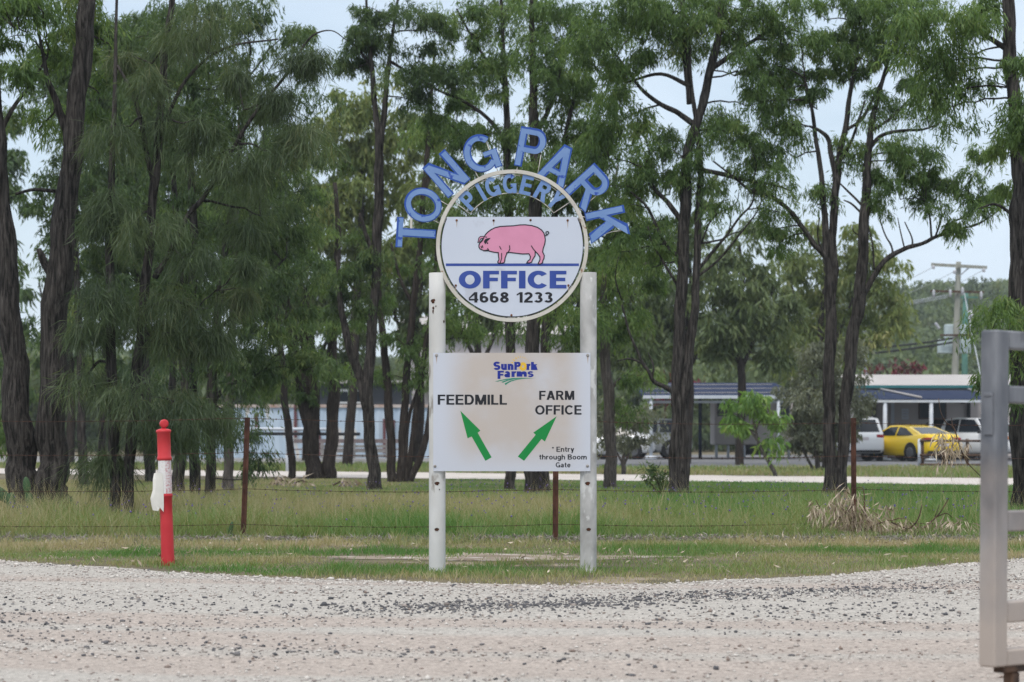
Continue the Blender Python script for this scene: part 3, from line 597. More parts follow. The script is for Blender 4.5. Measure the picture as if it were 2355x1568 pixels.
for L_ in ([(830, 1003), (858, 998), (870, 996), (862, 984)], [(1030, 962), (1033, 990), (1022, 1012), (1004, 1022)], [(954, 968), (960, 982), (968, 994)], [(1196, 964), (1212, 990), (1228, 1008), (1248, 1030)], [(970, 1020), (970, 1062), (958, 1098)], [(1296, 890), (1316, 884), (1331, 868), (1324, 856), (1309, 860), (1308, 874), (1320, 882)], [(812, 966), (818, 984)], [(822, 962), (828, 982)], [(806, 940), (822, 920), (826, 912)], [(846, 898), (858, 900)]): stroke(L_, 7, dy=.002)
ln.prism([z1(862+6*math.cos(t), 945+6*math.sin(t)) for t in np.linspace(0, 6.28, 12)[:-1]], YF-.0024, YF-.0016)
for hx, hy in ((955, 1100), (982, 1096), (1176, 1096), (1260, 1105)): ln.prism([z1(hx+11*math.cos(t), hy+4*math.sin(t)) for t in np.linspace(0, 6.28, 12)[:-1]], YF-.0028, YF-.002)
ln.build('pig_outline', M['black_ink'], office)
# bolts of the roundel
def bolt(x, z, y, r, m, par):
    b = MB(); b.lathe([(r*1.05, 0), (r, .0035), (r*.6, .005)], 12, Matrix.Translation((x, y, z)) @ Matrix.Rotation(R(90), 4, 'X')); return b.build('bolt', m, par)
for x, y in ((627, 771), (909, 772), (1191, 769), (1474, 771), (620, 1268), (1480, 1268), (1045, 1495)): p = z1(x, y); bolt(p[0], p[1], Y0-.036, 8.5*U, M['rust'], office)
mb = MB()
for x, y, wd, hh in ((1045, 1520, 60, 30), (600, 1290, 30, 40), (1500, 1290, 30, 40), (535, 770, 40, 40), (1570, 770, 40, 40)):
    p = z1(x, y); mb = MB(); mb.box((p[0], Y0-.026, p[1]), (wd*U, .004, hh*U)); mb.build('bracket', M['ringp'], sign)
# --- the arched letters (each a cut steel plate) and their rods
def radial(c, cx_, cz, up, hgt, wid, w, name, edge=True, y=Y0-.036):
    o = z1(cx_, cz); u = Vector((up[0], -up[1])).normalized(); r = Vector((u.y, -u.x)); W, _ = glyph(c, w); hg, wd = hgt*U, wid*U
    def xf(g, v, gr=0): q = r*((g/W-.5)*wd)+u*((v-.5)*hg); return (o[0]+q.x, o[1]+q.y)
    back = MB(); letter_geo(back, c, w, xf, y, y+.006, step=.0005)
    ob = back.build(name, M['letter_edge'] if edge else M['letter_blue'], sign)
    if edge:                                       # faded paint on the face, deep blue left along the edges
        fr = MB(); k = .90
        def xg(g, v): return xf(W/2+(g-W/2)*.95, .485+(v-.5)*.925)
        letter_geo(fr, c, w*.74, xg, y-.0022, y-.0014, step=.0001, only_front=True); fr.build('faded_face', M['letter_blue'], ob)
    return ob
for c, cx_, cz, up, hg, wd in (('T', 317, 868, (-.999, -.055), 303, 230), ('O', 370, 653, (-.909, -.416), 290, 262), ('N', 548, 415, (-.655, -.755), 305, 226), ('G', 806, 260, (-.335, -.942), 292, 258), ('P', 1196, 220, (.185, -.983), 306, 212), ('A', 1410, 340, (.467, -.884), 305, 232), ('R', 1642, 522, (.74, -.672), 312, 238), ('K', 1777, 800, (.972, -.215), 306, 236)):
    radial(c, cx_, cz, up, hg, wd, .185, 'arched_letter')
for c, cx_, cz, up, wd in (('P', 718, 616, (-.69, -.72), 92), ('I', 813, 555, (-.5, -.86), 30), ('G', 898, 515, (-.32, -.95), 104), ('G', 1030, 490, (-.04, -1), 104), ('E', 1160, 503, (.23, -.97), 88), ('R', 1286, 548, (.49, -.87), 104), ('Y', 1384, 612, (.69, -.72), 96)):
    radial(c, cx_, cz, up, 148, wd, .21, 'small_letter', edge=False)
mb = MB()
def rod(a, b, r=3.2, y=Y0-.024): p, q = z1(*a), z1(*b); mb = MB(); mb.tube([(p[0], y, p[1]), (q[0], y, q[1])], r*U, 6); mb.build('support_rod', M['ringp'], sign)
for a, b in (((848, 160), (942, 396)), ((768, 396), (794, 447)), ((1271, 268), (1246, 418)), ((1091, 366), (1084, 388)), ((716, 452), (737, 489)), ((588, 590), (612, 612)), ((493, 615), (566, 656)), ((448, 768), (490, 790)), ((1462, 500), (1428, 545)), ((1692, 583), (1632, 632)), ((1555, 680), (1590, 694)), ((1585, 740), (1612, 747)), ((1632, 902), (1660, 908)), ((1745, 880), (1815, 856)), ((1815, 856), (1885, 848))): rod(a, b)
for r_, a0, a1 in ((404, 142.5, 38.4), (541, 136, 44)):
    P = [(RC[0]+r_*U*math.cos(R(a)), Y0-.027, RC[1]+r_*U*math.sin(R(a))) for a in np.linspace(a0, a1, 30)]; mb = MB(); mb.tube(P, 3.2*U, 6); mb.build('arc_rod', M['ringp'], sign)
rod((610, 630), (728, 718)); rod((1370, 712), (1494, 630))
mb = MB(); p = z1(280, 785); mb.box((p[0], Y0-.03, p[1]), (17*U, .005, 108*U)); mb.build('flat_strap', M['ringp'], sign)
# --- direction board
def boardmat():
    m = bpy.data.materials.new('stained white board'); m.use_nodes = True; t = m.node_tree; p = t.nodes['Principled BSDF']; N = t.nodes.new; K = t.links.new
    p.inputs['Roughness'].default_value = .45
    tx = N('ShaderNodeTexCoord'); sx = N('ShaderNodeSeparateXYZ'); K(tx.outputs['Generated'], sx.inputs[0])
    def ss(v, a, b):
        q = N('ShaderNodeMapRange'); q.interpolation_type = 'SMOOTHSTEP'; q.inputs[1].default_value = a; q.inputs[2].default_value = b; K(v, q.inputs[0]); return q.outputs[0]
    def mul(a, b): q = N('ShaderNodeMath'); q.operation = 'MULTIPLY'; K(a, q.inputs[0]); (K(b, q.inputs[1]) if not isinstance(b, float) else setattr(q.inputs[1], 'default_value', b)); return q.outputs[0]
    n = N('ShaderNodeTexNoise'); n.inputs['Scale'].default_value = 3; n.inputs['Detail'].default_value = 4; K(tx.outputs['Object'], n.inputs['Vector'])
    f = mul(mul(ss(sx.outputs[0], .03, .26), ss(sx.outputs[0], 1.0, .8)), mul(ss(sx.outputs[2], -.05, .3), ss(n.outputs['Fac'], .1, .6)))
    mxn = N('ShaderNodeMix'); mxn.data_type = 'RGBA'; mxn.inputs['A'].default_value = (.52, .545, .61, 1); mxn.inputs['B'].default_value = (.47, .415, .375, 1); K(f, mxn.inputs['Factor'])
    K(mxn.outputs['Result'], p.inputs['Base Color']); return m
mb = MB(); xa, xb, za, zb = vx(997), vx(1357), vz(1083), vz(812); yb = Y0-RP-.004
mb.prism([(xa, za), (xb, za), (xb, zb), (xa, zb)], yb-.004, yb); board = mb.build('direction_board', boardmat(), sign)
YB = yb-.0046
for q, L_ in enumerate(([(363, 543), (482, 661), (466, 674), (549, 820), (512, 841), (430, 696), (406, 707)], [(936, 576), (866, 726), (846, 711), (742, 841), (705, 815), (811, 686), (797, 673)])):
    mb = MB(); mb.prism([z2(*p) for p in L_], YB, YB+.0005); mb.build('arrow', M['green_arrow'], board)
for wd, box_, nm in (('FEEDMILL', (228, 507, 640, 447), 'feedmill_lettering'), ('FARM', (832, 478, 1041, 424), 'farm_office_lettering'), ('OFFICE', (808, 566, 1084, 510), 'farm_office_lettering')):
    mb = MB(); a, b = z2(box_[0], box_[1]), z2(box_[2], box_[3]); text_box(mb, wd, .19, .085, a[0], a[1], b[0], b[1], YB); mb.build(nm, M['black_ink'], board)
mb = MB()
for wd, box_ in (('* Entry', (908, 787, 1040, 757)), ('through Boom', (832, 833, 1115, 803)), ('Gate', (930, 880, 1019, 850))):
    a, b = z2(box_[0], box_[1]), z2(box_[2], box_[3]); text_box(mb, wd, .175, .08, a[0], a[1], b[0], b[1], YB)
mb.build('entry_note', M['black_ink'], board)
lb_ = MB()
for c, b4, full in (('S', (150, 745, 450, 395), 1), ('u', (470, 745, 715, 490), .72), ('n', (745, 742, 995, 490), .72), ('P', (1025, 742, 1295, 408), 1), ('r', (1530, 742, 1698, 490), .72), ('k', (1720, 745, 1990, 408), 1), ('F', (325, 1115, 590, 775), 1), ('a', (605, 1050, 865, 795), .72), ('r', (905, 1035, 1100, 800), .72), ('m', (1120, 1022, 1545, 800), .72), ('s', (1575, 1040, 1830, 795), 1)):
    a, b = zl(b4[0], b4[1]), zl(b4[2], b4[3]); W, _ = glyph(c, .26); letter_geo(lb_, c, .26, lambda u, v: (a[0]+u/W*(b[0]-a[0]), a[1]+v/full*(b[1]-a[1])), YB, YB+.0005, only_front=True)
logo = lb_.build('farm_logo', M['logo_blue'], board)
mb = MB(); A, B, n = ribbon([zl(1385+102*math.cos(t), 597+117*math.sin(t)) for t in np.linspace(0, 2*math.pi, 33)], 120*U*.105*1.75, True)
for i in range(n): mb.add([(p.x, YB-.0001, p.y) for p in (A[i], A[(i+1) % n], B[(i+1) % n], B[i])], [(0, 1, 2, 3)])
mb.build('logo_sun', M['logo_yellow'], board)
for x0, y0_, x1, y1_, wq in ((975, 445, 868, 405, 60), (1040, 360, 945, 285, 62), (1120, 285, 1050, 198, 58), (1200, 235, 1158, 160, 46), (1292, 225, 1280, 155, 40), (1380, 245, 1380, 165, 36), (1462, 265, 1478, 190, 36), (1535, 310, 1552, 268, 34), (1600, 370, 1622, 330, 30), (1650, 440, 1672, 418, 24)):
    a, b = Vector(zl(x0, y0_)), Vector(zl(x1, y1_)); d = (b-a).normalized(); nn_ = Vector((-d.y, d.x))*wq*.5*U*.105*1.75; mb = MB(); mb.prism([tuple(a+nn_), tuple(a-nn_), tuple(b)], YB-.0001, YB+.0004); mb.build('sun_ray', M['logo_yellow'], board)
mb = MB()
for L_ in ([(210, 1220), (400, 1175), (700, 1110), (1000, 1075), (1300, 1070), (1000, 1100), (640, 1160), (340, 1225)], [(470, 1245), (700, 1160), (1000, 1095), (1350, 1068), (1890, 1090), (1350, 1085), (1000, 1130), (760, 1190), (555, 1272)], [(615, 1310), (850, 1190), (1150, 1115), (1450, 1085), (1800, 1092), (1450, 1105), (1150, 1145), (900, 1220), (760, 1295), (662, 1375)]): mb.prism([zl(*p) for p in L_], YB-.0003*(1+len(mb.f) % 5*.3), YB+.0004)
mb.build('logo_field', M['logo_green'], board)
for x, y in ((221, 213), (1121, 213), (212, 873), (1119, 871)): p = z2(x, y); bolt(p[0], p[1], yb-.004, .011, M['steel'], board)

# ------------------------------------------------------------------ red bollard
Yb = 19.3; kb = Yb/F
b0 = at(386.5, gy(1), 1) if False else Vector(((386.5-CX)*kb, Yb, -.02))
M['red'] = mat('sun faded red plastic', (.47, .025, .035), (.56, .045, .05), scale=2.5, rough=.42, bump=.08, bscale=30, c3=(.40, .03, .04), s3=3, t3=.6)
M['film'] = mat('white reflective film', (.70, .69, .68), (.62, .59, .57), scale=90, rough=.5)
M['filmr'] = mat('scuffed film', (.62, .57, .57), (.50, .25, .26), scale=75, rough=.5, lo=.45, hi=.65)
M['peel'] = mat('peeling white film', (.72, .70, .65), (.64, .62, .57), scale=8, rough=.5)
bol = thing('bollard', 'red plastic bollard with a white peeling reflective band', 'bollard', b0)
Mt = Matrix.Translation(b0) @ Matrix.Rotation(R(-1.9), 4, 'Y')
hb = 1.157; zf = lambda y: hb-(y-90)/(1435-90)*1.157+.0          # rows of the close-up
rr_ = lambda px: px/2*(1.157/1345)
mb = MB(); mb.lathe([(rr_(126), -.06), (rr_(126), .04), (rr_(121), .1), (rr_(117), zf(1000)), (rr_(117), zf(812)), (rr_(130), zf(806)), (rr_(132), zf(795)), (rr_(130), zf(784)), (rr_(118), zf(776)), (rr_(118), zf(468)), (rr_(134), zf(462)), (rr_(138), zf(450)), (rr_(134), zf(438)), (rr_(124), zf(428)), (rr_(124), zf(216)), (rr_(138), zf(210)), (rr_(142), zf(197)), (rr_(134), zf(186)), (rr_(90), zf(178)), (rr_(46), zf(173)), (rr_(34), zf(160))], 28, Mt); body = mb.build('body', M['red'], bol)
mb = MB(); hz = zf(128)
MH = Mt @ Matrix.Translation((.006, 0, hz)) @ Matrix.Rotation(R(90), 4, 'X') @ Matrix.Rotation(R(18), 4, 'Y')
mb.lathe([(.012, -.024), (.030, -.024), (.034, -.019), (.034, .019), (.030, .024), (.012, .024)], 20, MH)
mb.build('handle', M['red'], bol)
mb = MB()
def wrap(mb, r, za, zb, a0, a1, n=14):
    V = []; 
    for z in (za, zb):
        for q in range(n+1): a = R(a0+(a1-a0)*q/n); V.append(Mt @ Vector((r*math.cos(a), r*math.sin(a), z)))
    mb.add(V, [(q, q+1, n+2+q, n+1+q) for q in range(n)], True)
wrap(mb, rr_(118)+.0015, zf(776), zf(470), -285, -78); mb.build('reflective_band', M['film'], bol)
mb = MB(); wrap(mb, rr_(118)+.0018, zf(776), zf(472), -78, 40); mb.build('scuffed_band', M['filmr'], bol)
mb = MB()                                          # the peeled strip hangs in folds
def pz(x, y, d): return Mt @ Vector(((x-252+(y-760)*.0)*(1.157/1345)*1.0, -rr_(118)-d, zf(y)))
rows = [[(160, 585, .006), (185, 580, .012), (215, 582, .008), (240, 590, .003)], [(150, 640, .016), (182, 640, .02), (214, 650, .012), (242, 660, .004)], [(146, 740, .022), (172, 735, .026), (206, 730, .018), (244, 740, .005)], [(122, 815, .024), (160, 800, .030), (205, 790, .022), (243, 780, .006)], [(130, 880, .02), (168, 880, .028), (208, 890, .018), (242, 880, .008)], [(140, 925, .018), (190, 935, .026), (206, 905, .016), (238, 945, .009)]]
V = [pz(*p) for r in rows for p in r]; mb.add(V, [(i*4+j, i*4+j+1, i*4+j+5, i*4+j+4) for i in range(5) for j in range(3)], False)
mb.build('peeled_strip', M['peel'], bol)

# ------------------------------------------------------------------ wire fence
M['picket'] = mat('rusty star picket', (.045, .02, .014), (.10, .042, .027), scale=12, rough=.85, bump=.2)
M['wire'] = mat('rusty wire', (.03, .016, .011), (.085, .04, .025), scale=20, rough=.85)
FP = [(-260, 24.5), (560, 24.2), (1277, 23.65), (1963, 24.9), (2680, 25.3)]
fpos = [Vector(((x-CX)*Yq/F, Yq, 0)) for x, Yq in FP]
fence = thing('wire_fence', 'rusty four-strand barbed wire fence on star pickets behind the sign', 'fence', fpos[1])
for q, p in enumerate(fpos):
    mb = MB(); lean = Matrix.Translation(p) @ Matrix.Rotation(R((.0, 2.0, .3, -.2, 0)[q]), 4, 'Y')
    for a in (90, 210, 330):
        d = Vector((math.cos(R(a)), math.sin(R(a)), 0)); e = Vector((-d.y, d.x, 0))
        V = [lean @ (d*s+e*t+Vector((0, 0, z))) for z in (-.2, 1.19) for s, t in ((.002, -.003), (.03, -.003), (.03, .003), (.002, .003))]
        mb.add(V, [(0, 3, 2, 1), (4, 5, 6, 7), (0, 1, 5, 4), (1, 2, 6, 5), (2, 3, 7, 6), (3, 0, 4, 7)])
    if 0 < q < 4: pk = mb.build('star_picket', M['picket'], fence)
rgw = np.random.RandomState(5)
for k_, zs in enumerate(((1.17, 1.184, 1.16, 1.14, 1.14), (.83, .84, .82, .80, .79), (.47, .475, .485, .458, .45), (.12, .122, .142, .12, .12))):
    mb = MB(); P = []
    for q in range(4):
        a, b = fpos[q]+Vector((.01 if q else 0, -.03, zs[q])), fpos[q+1]+Vector((0, -.03, zs[q+1]))
        for t in np.linspace(0, 1, 15)[:-1]: P.append(a.lerp(b, t)-Vector((0, 0, .028*4*t*(1-t)-rgw.normal(0, .0015))))
    P.append(b); mb.tube(P, .0027, 5, cap=False)
    tot = (P[-1]-P[0]).length; d = 0; nb = int(tot/.115)
    for i in range(nb):
        f = (i+.5)/nb*(len(P)-1); j = int(f); c = P[j].lerp(P[j+1], f-j); a = rgw.uniform(0, 3.14)
        for s in (0, 1.3):
            v = Vector((rgw.uniform(-.3, .3), math.cos(a+s), math.sin(a+s))).normalized()*.016; mb.tube([c-v, c+v], [.0012, .0012], 3, cap=False, sm=False)
        mb.tube([c-Vector((.009, 0, 0)), c+Vector((.009, 0, 0))], .0046, 5, sm=False)
    mb.build('barbed_wire', M['wire'], fence)

# ------------------------------------------------------------------ galvanised gate at the right
M['galv'] = mat('weathered galvanised steel', (.30, .305, .33), (.44, .43, .43), scale=3.2, rough=.55, metal=.25, bump=.06, stretch=(1, 1, .5), c3=(.42, .35, .29), s3=2.2, t3=.56)
M['rustd'] = mat('dark rusty steel', (.04, .026, .02), (.12, .07, .045), scale=12, rough=.9)
Yg = 9.0; kg = Yg/F
def galvmat():
    m = mat('weathered galvanised steel', (.07, .078, .095), (.28, .285, .305), scale=5, rough=.6, metal=0, bump=.05, stretch=(1, 1, .35), c3=(.055, .055, .065), s3=6, t3=.60)
    t = m.node_tree; p = t.nodes['Principled BSDF']; src = [l for l in t.links if l.to_socket == p.inputs['Base Color']][0].from_socket; N = t.nodes.new; K = t.links.new
    tx = N('ShaderNodeTexCoord'); sx = N('ShaderNodeSeparateXYZ'); K(tx.outputs['Object'], sx.inputs[0]); n = N('ShaderNodeTexNoise'); n.inputs['Scale'].default_value = 4; n.inputs['Detail'].default_value = 6; K(tx.outputs['Object'], n.inputs['Vector'])
    a = N('ShaderNodeMath'); a.operation = 'MULTIPLY_ADD'; a.inputs[1].default_value = -.9; K(n.outputs['Fac'], a.inputs[0]); K(sx.outputs[2], a.inputs[2])
    r = N('ShaderNodeMapRange'); r.inputs[1].default_value = .55; r.inputs[2].default_value = -.1; r.inputs[4].default_value = .9; K(a.outputs[0], r.inputs[0])      # splashed road dust on the lower half
    x = N('ShaderNodeMix'); x.data_type = 'RGBA'; x.inputs['B'].default_value = (.40, .335, .29, 1); K(r.outputs[0], x.inputs['Factor']); K(src, x.inputs['A']); K(x.outputs['Result'], p.inputs['Base Color']); return m
M['galv'] = galvmat()
go = Vector(((2279-CX)*kg, Yg-.055, 0))
gate = thing('gate', 'galvanised box-section gate end standing on the gravel', 'gate', (go.x, go.y, 0))
MG = Matrix.Translation(go) @ Matrix.Rotation(R(42), 4, 'Z') @ Matrix.Rotation(R(.55), 4, 'Y')
def gbox(mb, x0, x1, y0, y1, z0, z1_, bev=.006):
    b = MB(); b.box(((x0+x1)/2, (y0+y1)/2, (z0+z1_)/2), (x1-x0, y1-y0, z1_-z0), bev=bev); mb.add([MG @ v for v in b.v], b.f)
zg = lambda y: H+(HY-y)*kg
tw = .082
mb = MB(); gbox(mb, 0, tw, 0, tw*.9, zg(1532), zg(759)); stile = mb.build('stile', M['galv'], gate)
mb = MB(); gbox(mb, -.006, 0.0, .012, .052, zg(1000), zg(905), .002); gbox(mb, -.010, -.002, .014, .05, zg(905)-.01, zg(905)+.004, .002); mb.build('hinge_plate', M['galv'], stile)
for ya, yb_, in ((759, 801), (886, 926), (1174, 1222), (1383, 1432), (1494, 1532)):
    mb = MB(); gbox(mb, tw+.0005, 2.4, .004, tw*.9-.004, zg(yb_), zg(ya)); mb.build('rail', M['galv'], gate)
mb = MB(); gbox(mb, 2.4005, 2.4005+tw, 0, tw*.9, zg(1532), zg(759)); mb.build('stile', M['galv'], gate)
mb = MB(); gbox(mb, tw-.01, tw+.16, .01, .06, zg(1532)-.025, zg(1532)-.002, .003); gbox(mb, tw+.045, tw+.095, .014, .056, -.06, zg(1532)-.026, .004); mb.build('ground_foot', M['rustd'], gate)

# ------------------------------------------------------------------ trees (stems and leaf masses in view pixels)
TR = 'trees between the fence and the lane'
BG = 'trees beyond the lane'
# left foreground pair
tree('tree', 'thick black-barked trunk at the far left edge, fused at its foot with a neighbour', 29.7,
     [[(66, 1192, 84), (60, 1150, 76), (52, 1080, 70), (46, 1000, 68), (38, 880, 62), (28, 760, 56), (14, 600, 50), (0, 430, 46), (-16, 260, 42), (-28, 60, 38), (-36, -160, 30)], [(-8, 330, 12), (30, 250, 10), (80, 180, 7), (110, 130, 5)]],
     [(30, 40, 110, 70, 1.0, -.8), (100, 10, 90, 60, 1, -.6), (-40, 140, 60, 90), (40, 150, 40, 40, .8, -.8), (-20, 620, 26, 70, .6, .6), (10, 960, 30, 60, .5, 1.2)], leaf='leaf_mid', seed=1, Ln=.17, Wd=.018, group=TR)
tree('tree', 'thick black-barked trunk with a broken branch stub, second from the left edge', 29.6,
     [[(122, 1190, 84), (122, 1150, 77), (122, 1080, 71), (121, 1000, 67), (123, 880, 62), (130, 700, 60), (143, 560, 56), (160, 400, 50), (176, 250, 44), (190, 120, 42), (202, 10, 38), (212, -170, 30)],
      [(132, 660, 26), (112, 620, 20), (96, 592, 17), (90, 572, 11)], [(158, 330, 20), (146, 280, 19), (128, 230, 16), (110, 180, 12), (98, 120, 8), (84, 40, 5)], [(130, 440, 9), (80, 436, 8), (36, 446, 6)]],
     [(185, 20, 90, 50, 1, .5), (120, 110, 80, 70, .8, .7), (250, 80, 80, 70, .8, .6), (90, 270, 60, 90, .5, .9), (230, 200, 50, 60, .6, .8)], leaf='leaf_mid', seed=2, Ln=.17, Wd=.018, group=TR)
# wispy she-oaks behind the bollard
tree('tree', 'slender twin-stemmed tree with wispy needle foliage hanging to the grass', 28.4,
     [[(262, 1202, 26), (264, 1100, 25), (262, 1000, 24), (258, 860, 22), (255, 700, 20), (252, 560, 18), (256, 420, 16), (262, 280, 12), (266, 120, 8), (270, -60, 6)],
      [(292, 1202, 30), (296, 1100, 27), (306, 960, 26), (316, 840, 24), (330, 700, 23), (340, 600, 22), (350, 480, 21), (360, 380, 20), (370, 260, 18), (378, 140, 16), (394, 20, 14), (404, -120, 9)],
      [(356, 640, 15), (385, 590, 13), (430, 500, 12), (470, 450, 11), (520, 370, 10), (560, 300, 9), (610, 230, 8), (660, 170, 7), (710, 90, 5), (760, 70, 3), (800, 95, 2)],
      [(352, 420, 13), (338, 350, 12), (322, 270, 11), (306, 215, 9), (270, 150, 6)], [(264, 720, 9), (240, 690, 7), (205, 700, 5), (170, 720, 3)], [(258, 840, 8), (232, 830, 7), (210, 850, 6), (186, 890, 4)], [(262, 520, 7), (228, 505, 5), (190, 512, 3)],
      [(330, 720, 8), (360, 700, 7), (400, 690, 6), (450, 715, 4)], [(372, 300, 10), (430, 180, 8), (520, 110, 6), (640, 90, 4)]],
     [(300, 480, 110, 130, .55), (420, 560, 130, 110, .6), (520, 620, 110, 110, .6), (350, 740, 110, 120, .6), (250, 700, 70, 120, .5), (440, 780, 90, 110, .5), (220, 860, 60, 100, .25), (330, 920, 80, 90, .25), (400, 900, 70, 80, .4), (250, 1030, 40, 60, .1), (560, 220, 110, 110, .55), (660, 230, 70, 80, .5), (640, 330, 80, 90, .5), (500, 330, 110, 100, .55), (420, 250, 110, 110, .5), (300, 260, 90, 100, .5), (700, 110, 60, 60, .35), (480, 100, 120, 80, .5), (350, 120, 110, 90, .5), (600, 470, 90, 90, .55), (420, 1000, 50, 50, .2), (480, 960, 60, 60, .25)],
     leaf='needle', bark='bark_dark', seed=3, Ln=.27, Wd=.0068, rs_=.34, ns=30, nl=26, dens=.62, droop=1.05, group=TR, needle=True)
# dark leafy tree behind it
tree('tree', 'dense dark weeping tree with several black stems behind the bollard', 37.5,
     [[(412, 1148, 34), (414, 1060, 30), (420, 960, 28), (432, 860, 26), (440, 700, 24), (446, 540, 20), (440, 380, 16), (448, 160, 10), (450, -60, 6)],
      [(446, 1150, 30, .4), (448, 1060, 28, .4), (446, 960, 26, .4), (440, 840, 24, .3), (420, 640, 20), (400, 420, 14), (390, 200, 8)],
      [(484, 1148, 28), (484, 1060, 27), (486, 950, 27), (488, 850, 25), (500, 720, 20), (520, 560, 16), (548, 380, 12), (570, 180, 8)],
      [(488, 930, 14), (510, 900, 12), (540, 880, 10), (570, 868, 8), (610, 850, 5)], [(500, 760, 10), (560, 700, 9), (610, 640, 8), (660, 590, 5)]],
     [(520, 520, 110, 90), (590, 450, 110, 100), (660, 500, 80, 90), (600, 600, 110, 90), (680, 620, 70, 80), (640, 720, 80, 80), (560, 720, 90, 80), (690, 760, 50, 70), (620, 810, 70, 60), (560, 830, 70, 60), (480, 820, 60, 70, .8), (470, 900, 50, 60, .6), (520, 930, 50, 60, .6), (545, 960, 50, 45, .7, -.6), (450, 640, 100, 100), (400, 500, 100, 110), (360, 650, 90, 100, .8), (430, 330, 120, 110), (560, 300, 120, 100), (660, 360, 80, 90), (480, 180, 120, 90), (610, 150, 100, 90), (360, 220, 110, 110), (700, 260, 50, 60), (380, 800, 60, 80, .7), (470, 1010, 40, 70, .5, -.5), (590, 1085, 28, 50, .5, -.6), (640, 860, 50, 40, .9), (700, 840, 40, 40, .9), (585, 885, 50, 34, .8), (340, 60, 100, 70), (460, 40, 100, 60), (570, 40, 100, 60), (660, 60, 70, 60, .8), (250, 120, 80, 80, .8)],
     leaf='leaf_dark', seed=4, Ln=.165, Wd=.018, rs_=.34, ns=18, nl=11, dens=.85, group=TR)
tree('tree', 'thin pale grey trunk standing between the star picket and the bollard', 44,
     [[(527, 1128, 32), (526, 1080, 25), (526, 1000, 24), (528, 900, 22), (534, 780, 19), (540, 600, 15), (546, 420, 10), (552, 200, 6)]],
     [(540, 420, 80, 80, .6, .6), (560, 260, 90, 80, .6, .6), (520, 560, 70, 70, .5, .6)], leaf='leaf_mid', bark='bark_grey', seed=5, group=TR)
# dark back row at the left
for q, (x0, yb_, lean, wd, sd_) in enumerate(((192, 1112, -8, 26, 6), (232, 1105, 10, 24, 7), (345, 1112, -14, 30, 8), (382, 1108, 18, 24, 9))):
    tree('tree', ('dark trunk in the back row just right of the thick pair', 'dark trunk in the back row half hidden by the needle foliage', 'dark back-row trunk between the twin stems and the bollard', 'dark leaning back-row trunk directly behind the bollard')[q], 50+q*1.5,
         [[(x0, yb_, wd), (x0+lean*.3, 1000, wd*.85), (x0+lean, 820, wd*.75), (x0+lean*2, 600, wd*.6), (x0+lean*2.5, 350, wd*.4), (x0+lean*3, 60, wd*.25)]],
         [(x0+lean*2, 620, 90, 100), (x0+lean*2-60, 470, 90, 110), (x0+lean*2+70, 430, 100, 110), (x0+lean*2, 280, 110, 110), (x0+lean*3+40, 120, 110, 100), (x0+lean*2-70, 190, 90, 110), (x0+lean, 780, 70, 70, .5)], leaf='leaf_dark', seed=sd_, Ln=.22, Wd=.03, rs_=.42, ns=16, nl=9, dens=.9, group=TR)
# centre-left trunks
tree('tree', 'slim leaning trunk right of the star picket, first of the centre-left trees', 58,
     [[(672, 1094, 20), (670, 1040, 19), (662, 980, 19), (655, 920, 18), (650, 840, 16), (640, 740, 14), (625, 600, 10), (610, 440, 7)]], [(640, 640, 70, 70, .7), (610, 500, 80, 80, .8), (630, 420, 60, 80, .7), (600, 360, 70, 70, .7)], leaf='leaf_mid', bark='bark_brown', seed=10, Ln=.2, Wd=.028, rs_=.4, group=TR)
tree('tree', 'V-shaped pair of brown trunks left of the forked tree', 58.5,
     [[(722, 1098, 46), (718, 1050, 40), (712, 980, 40), (702, 920, 36), (690, 860, 32), (676, 800, 26), (660, 700, 18), (650, 540, 12), (640, 380, 8)],
      [(756, 1096, 38), (758, 1050, 32), (764, 980, 30), (768, 900, 30), (764, 820, 26), (770, 700, 22), (778, 560, 16), (770, 420, 10)], [(724, 1000, 30), (722, 940, 27), (712, 860, 24), (700, 780, 20), (706, 660, 14)]],
     [(680, 560, 70, 80, .7), (660, 420, 70, 90, .7), (700, 330, 60, 60, .6), (740, 640, 60, 60, .5), (770, 740, 60, 60, .5), (690, 780, 40, 50, .5), (640, 850, 50, 40, .8), (700, 870, 50, 34, .7), (600, 880, 50, 40, .8), (760, 850, 40, 34, .5)], leaf='leaf_mid', bark='bark_brown', seed=11, Ln=.2, Wd=.028, rs_=.4, group=TR)
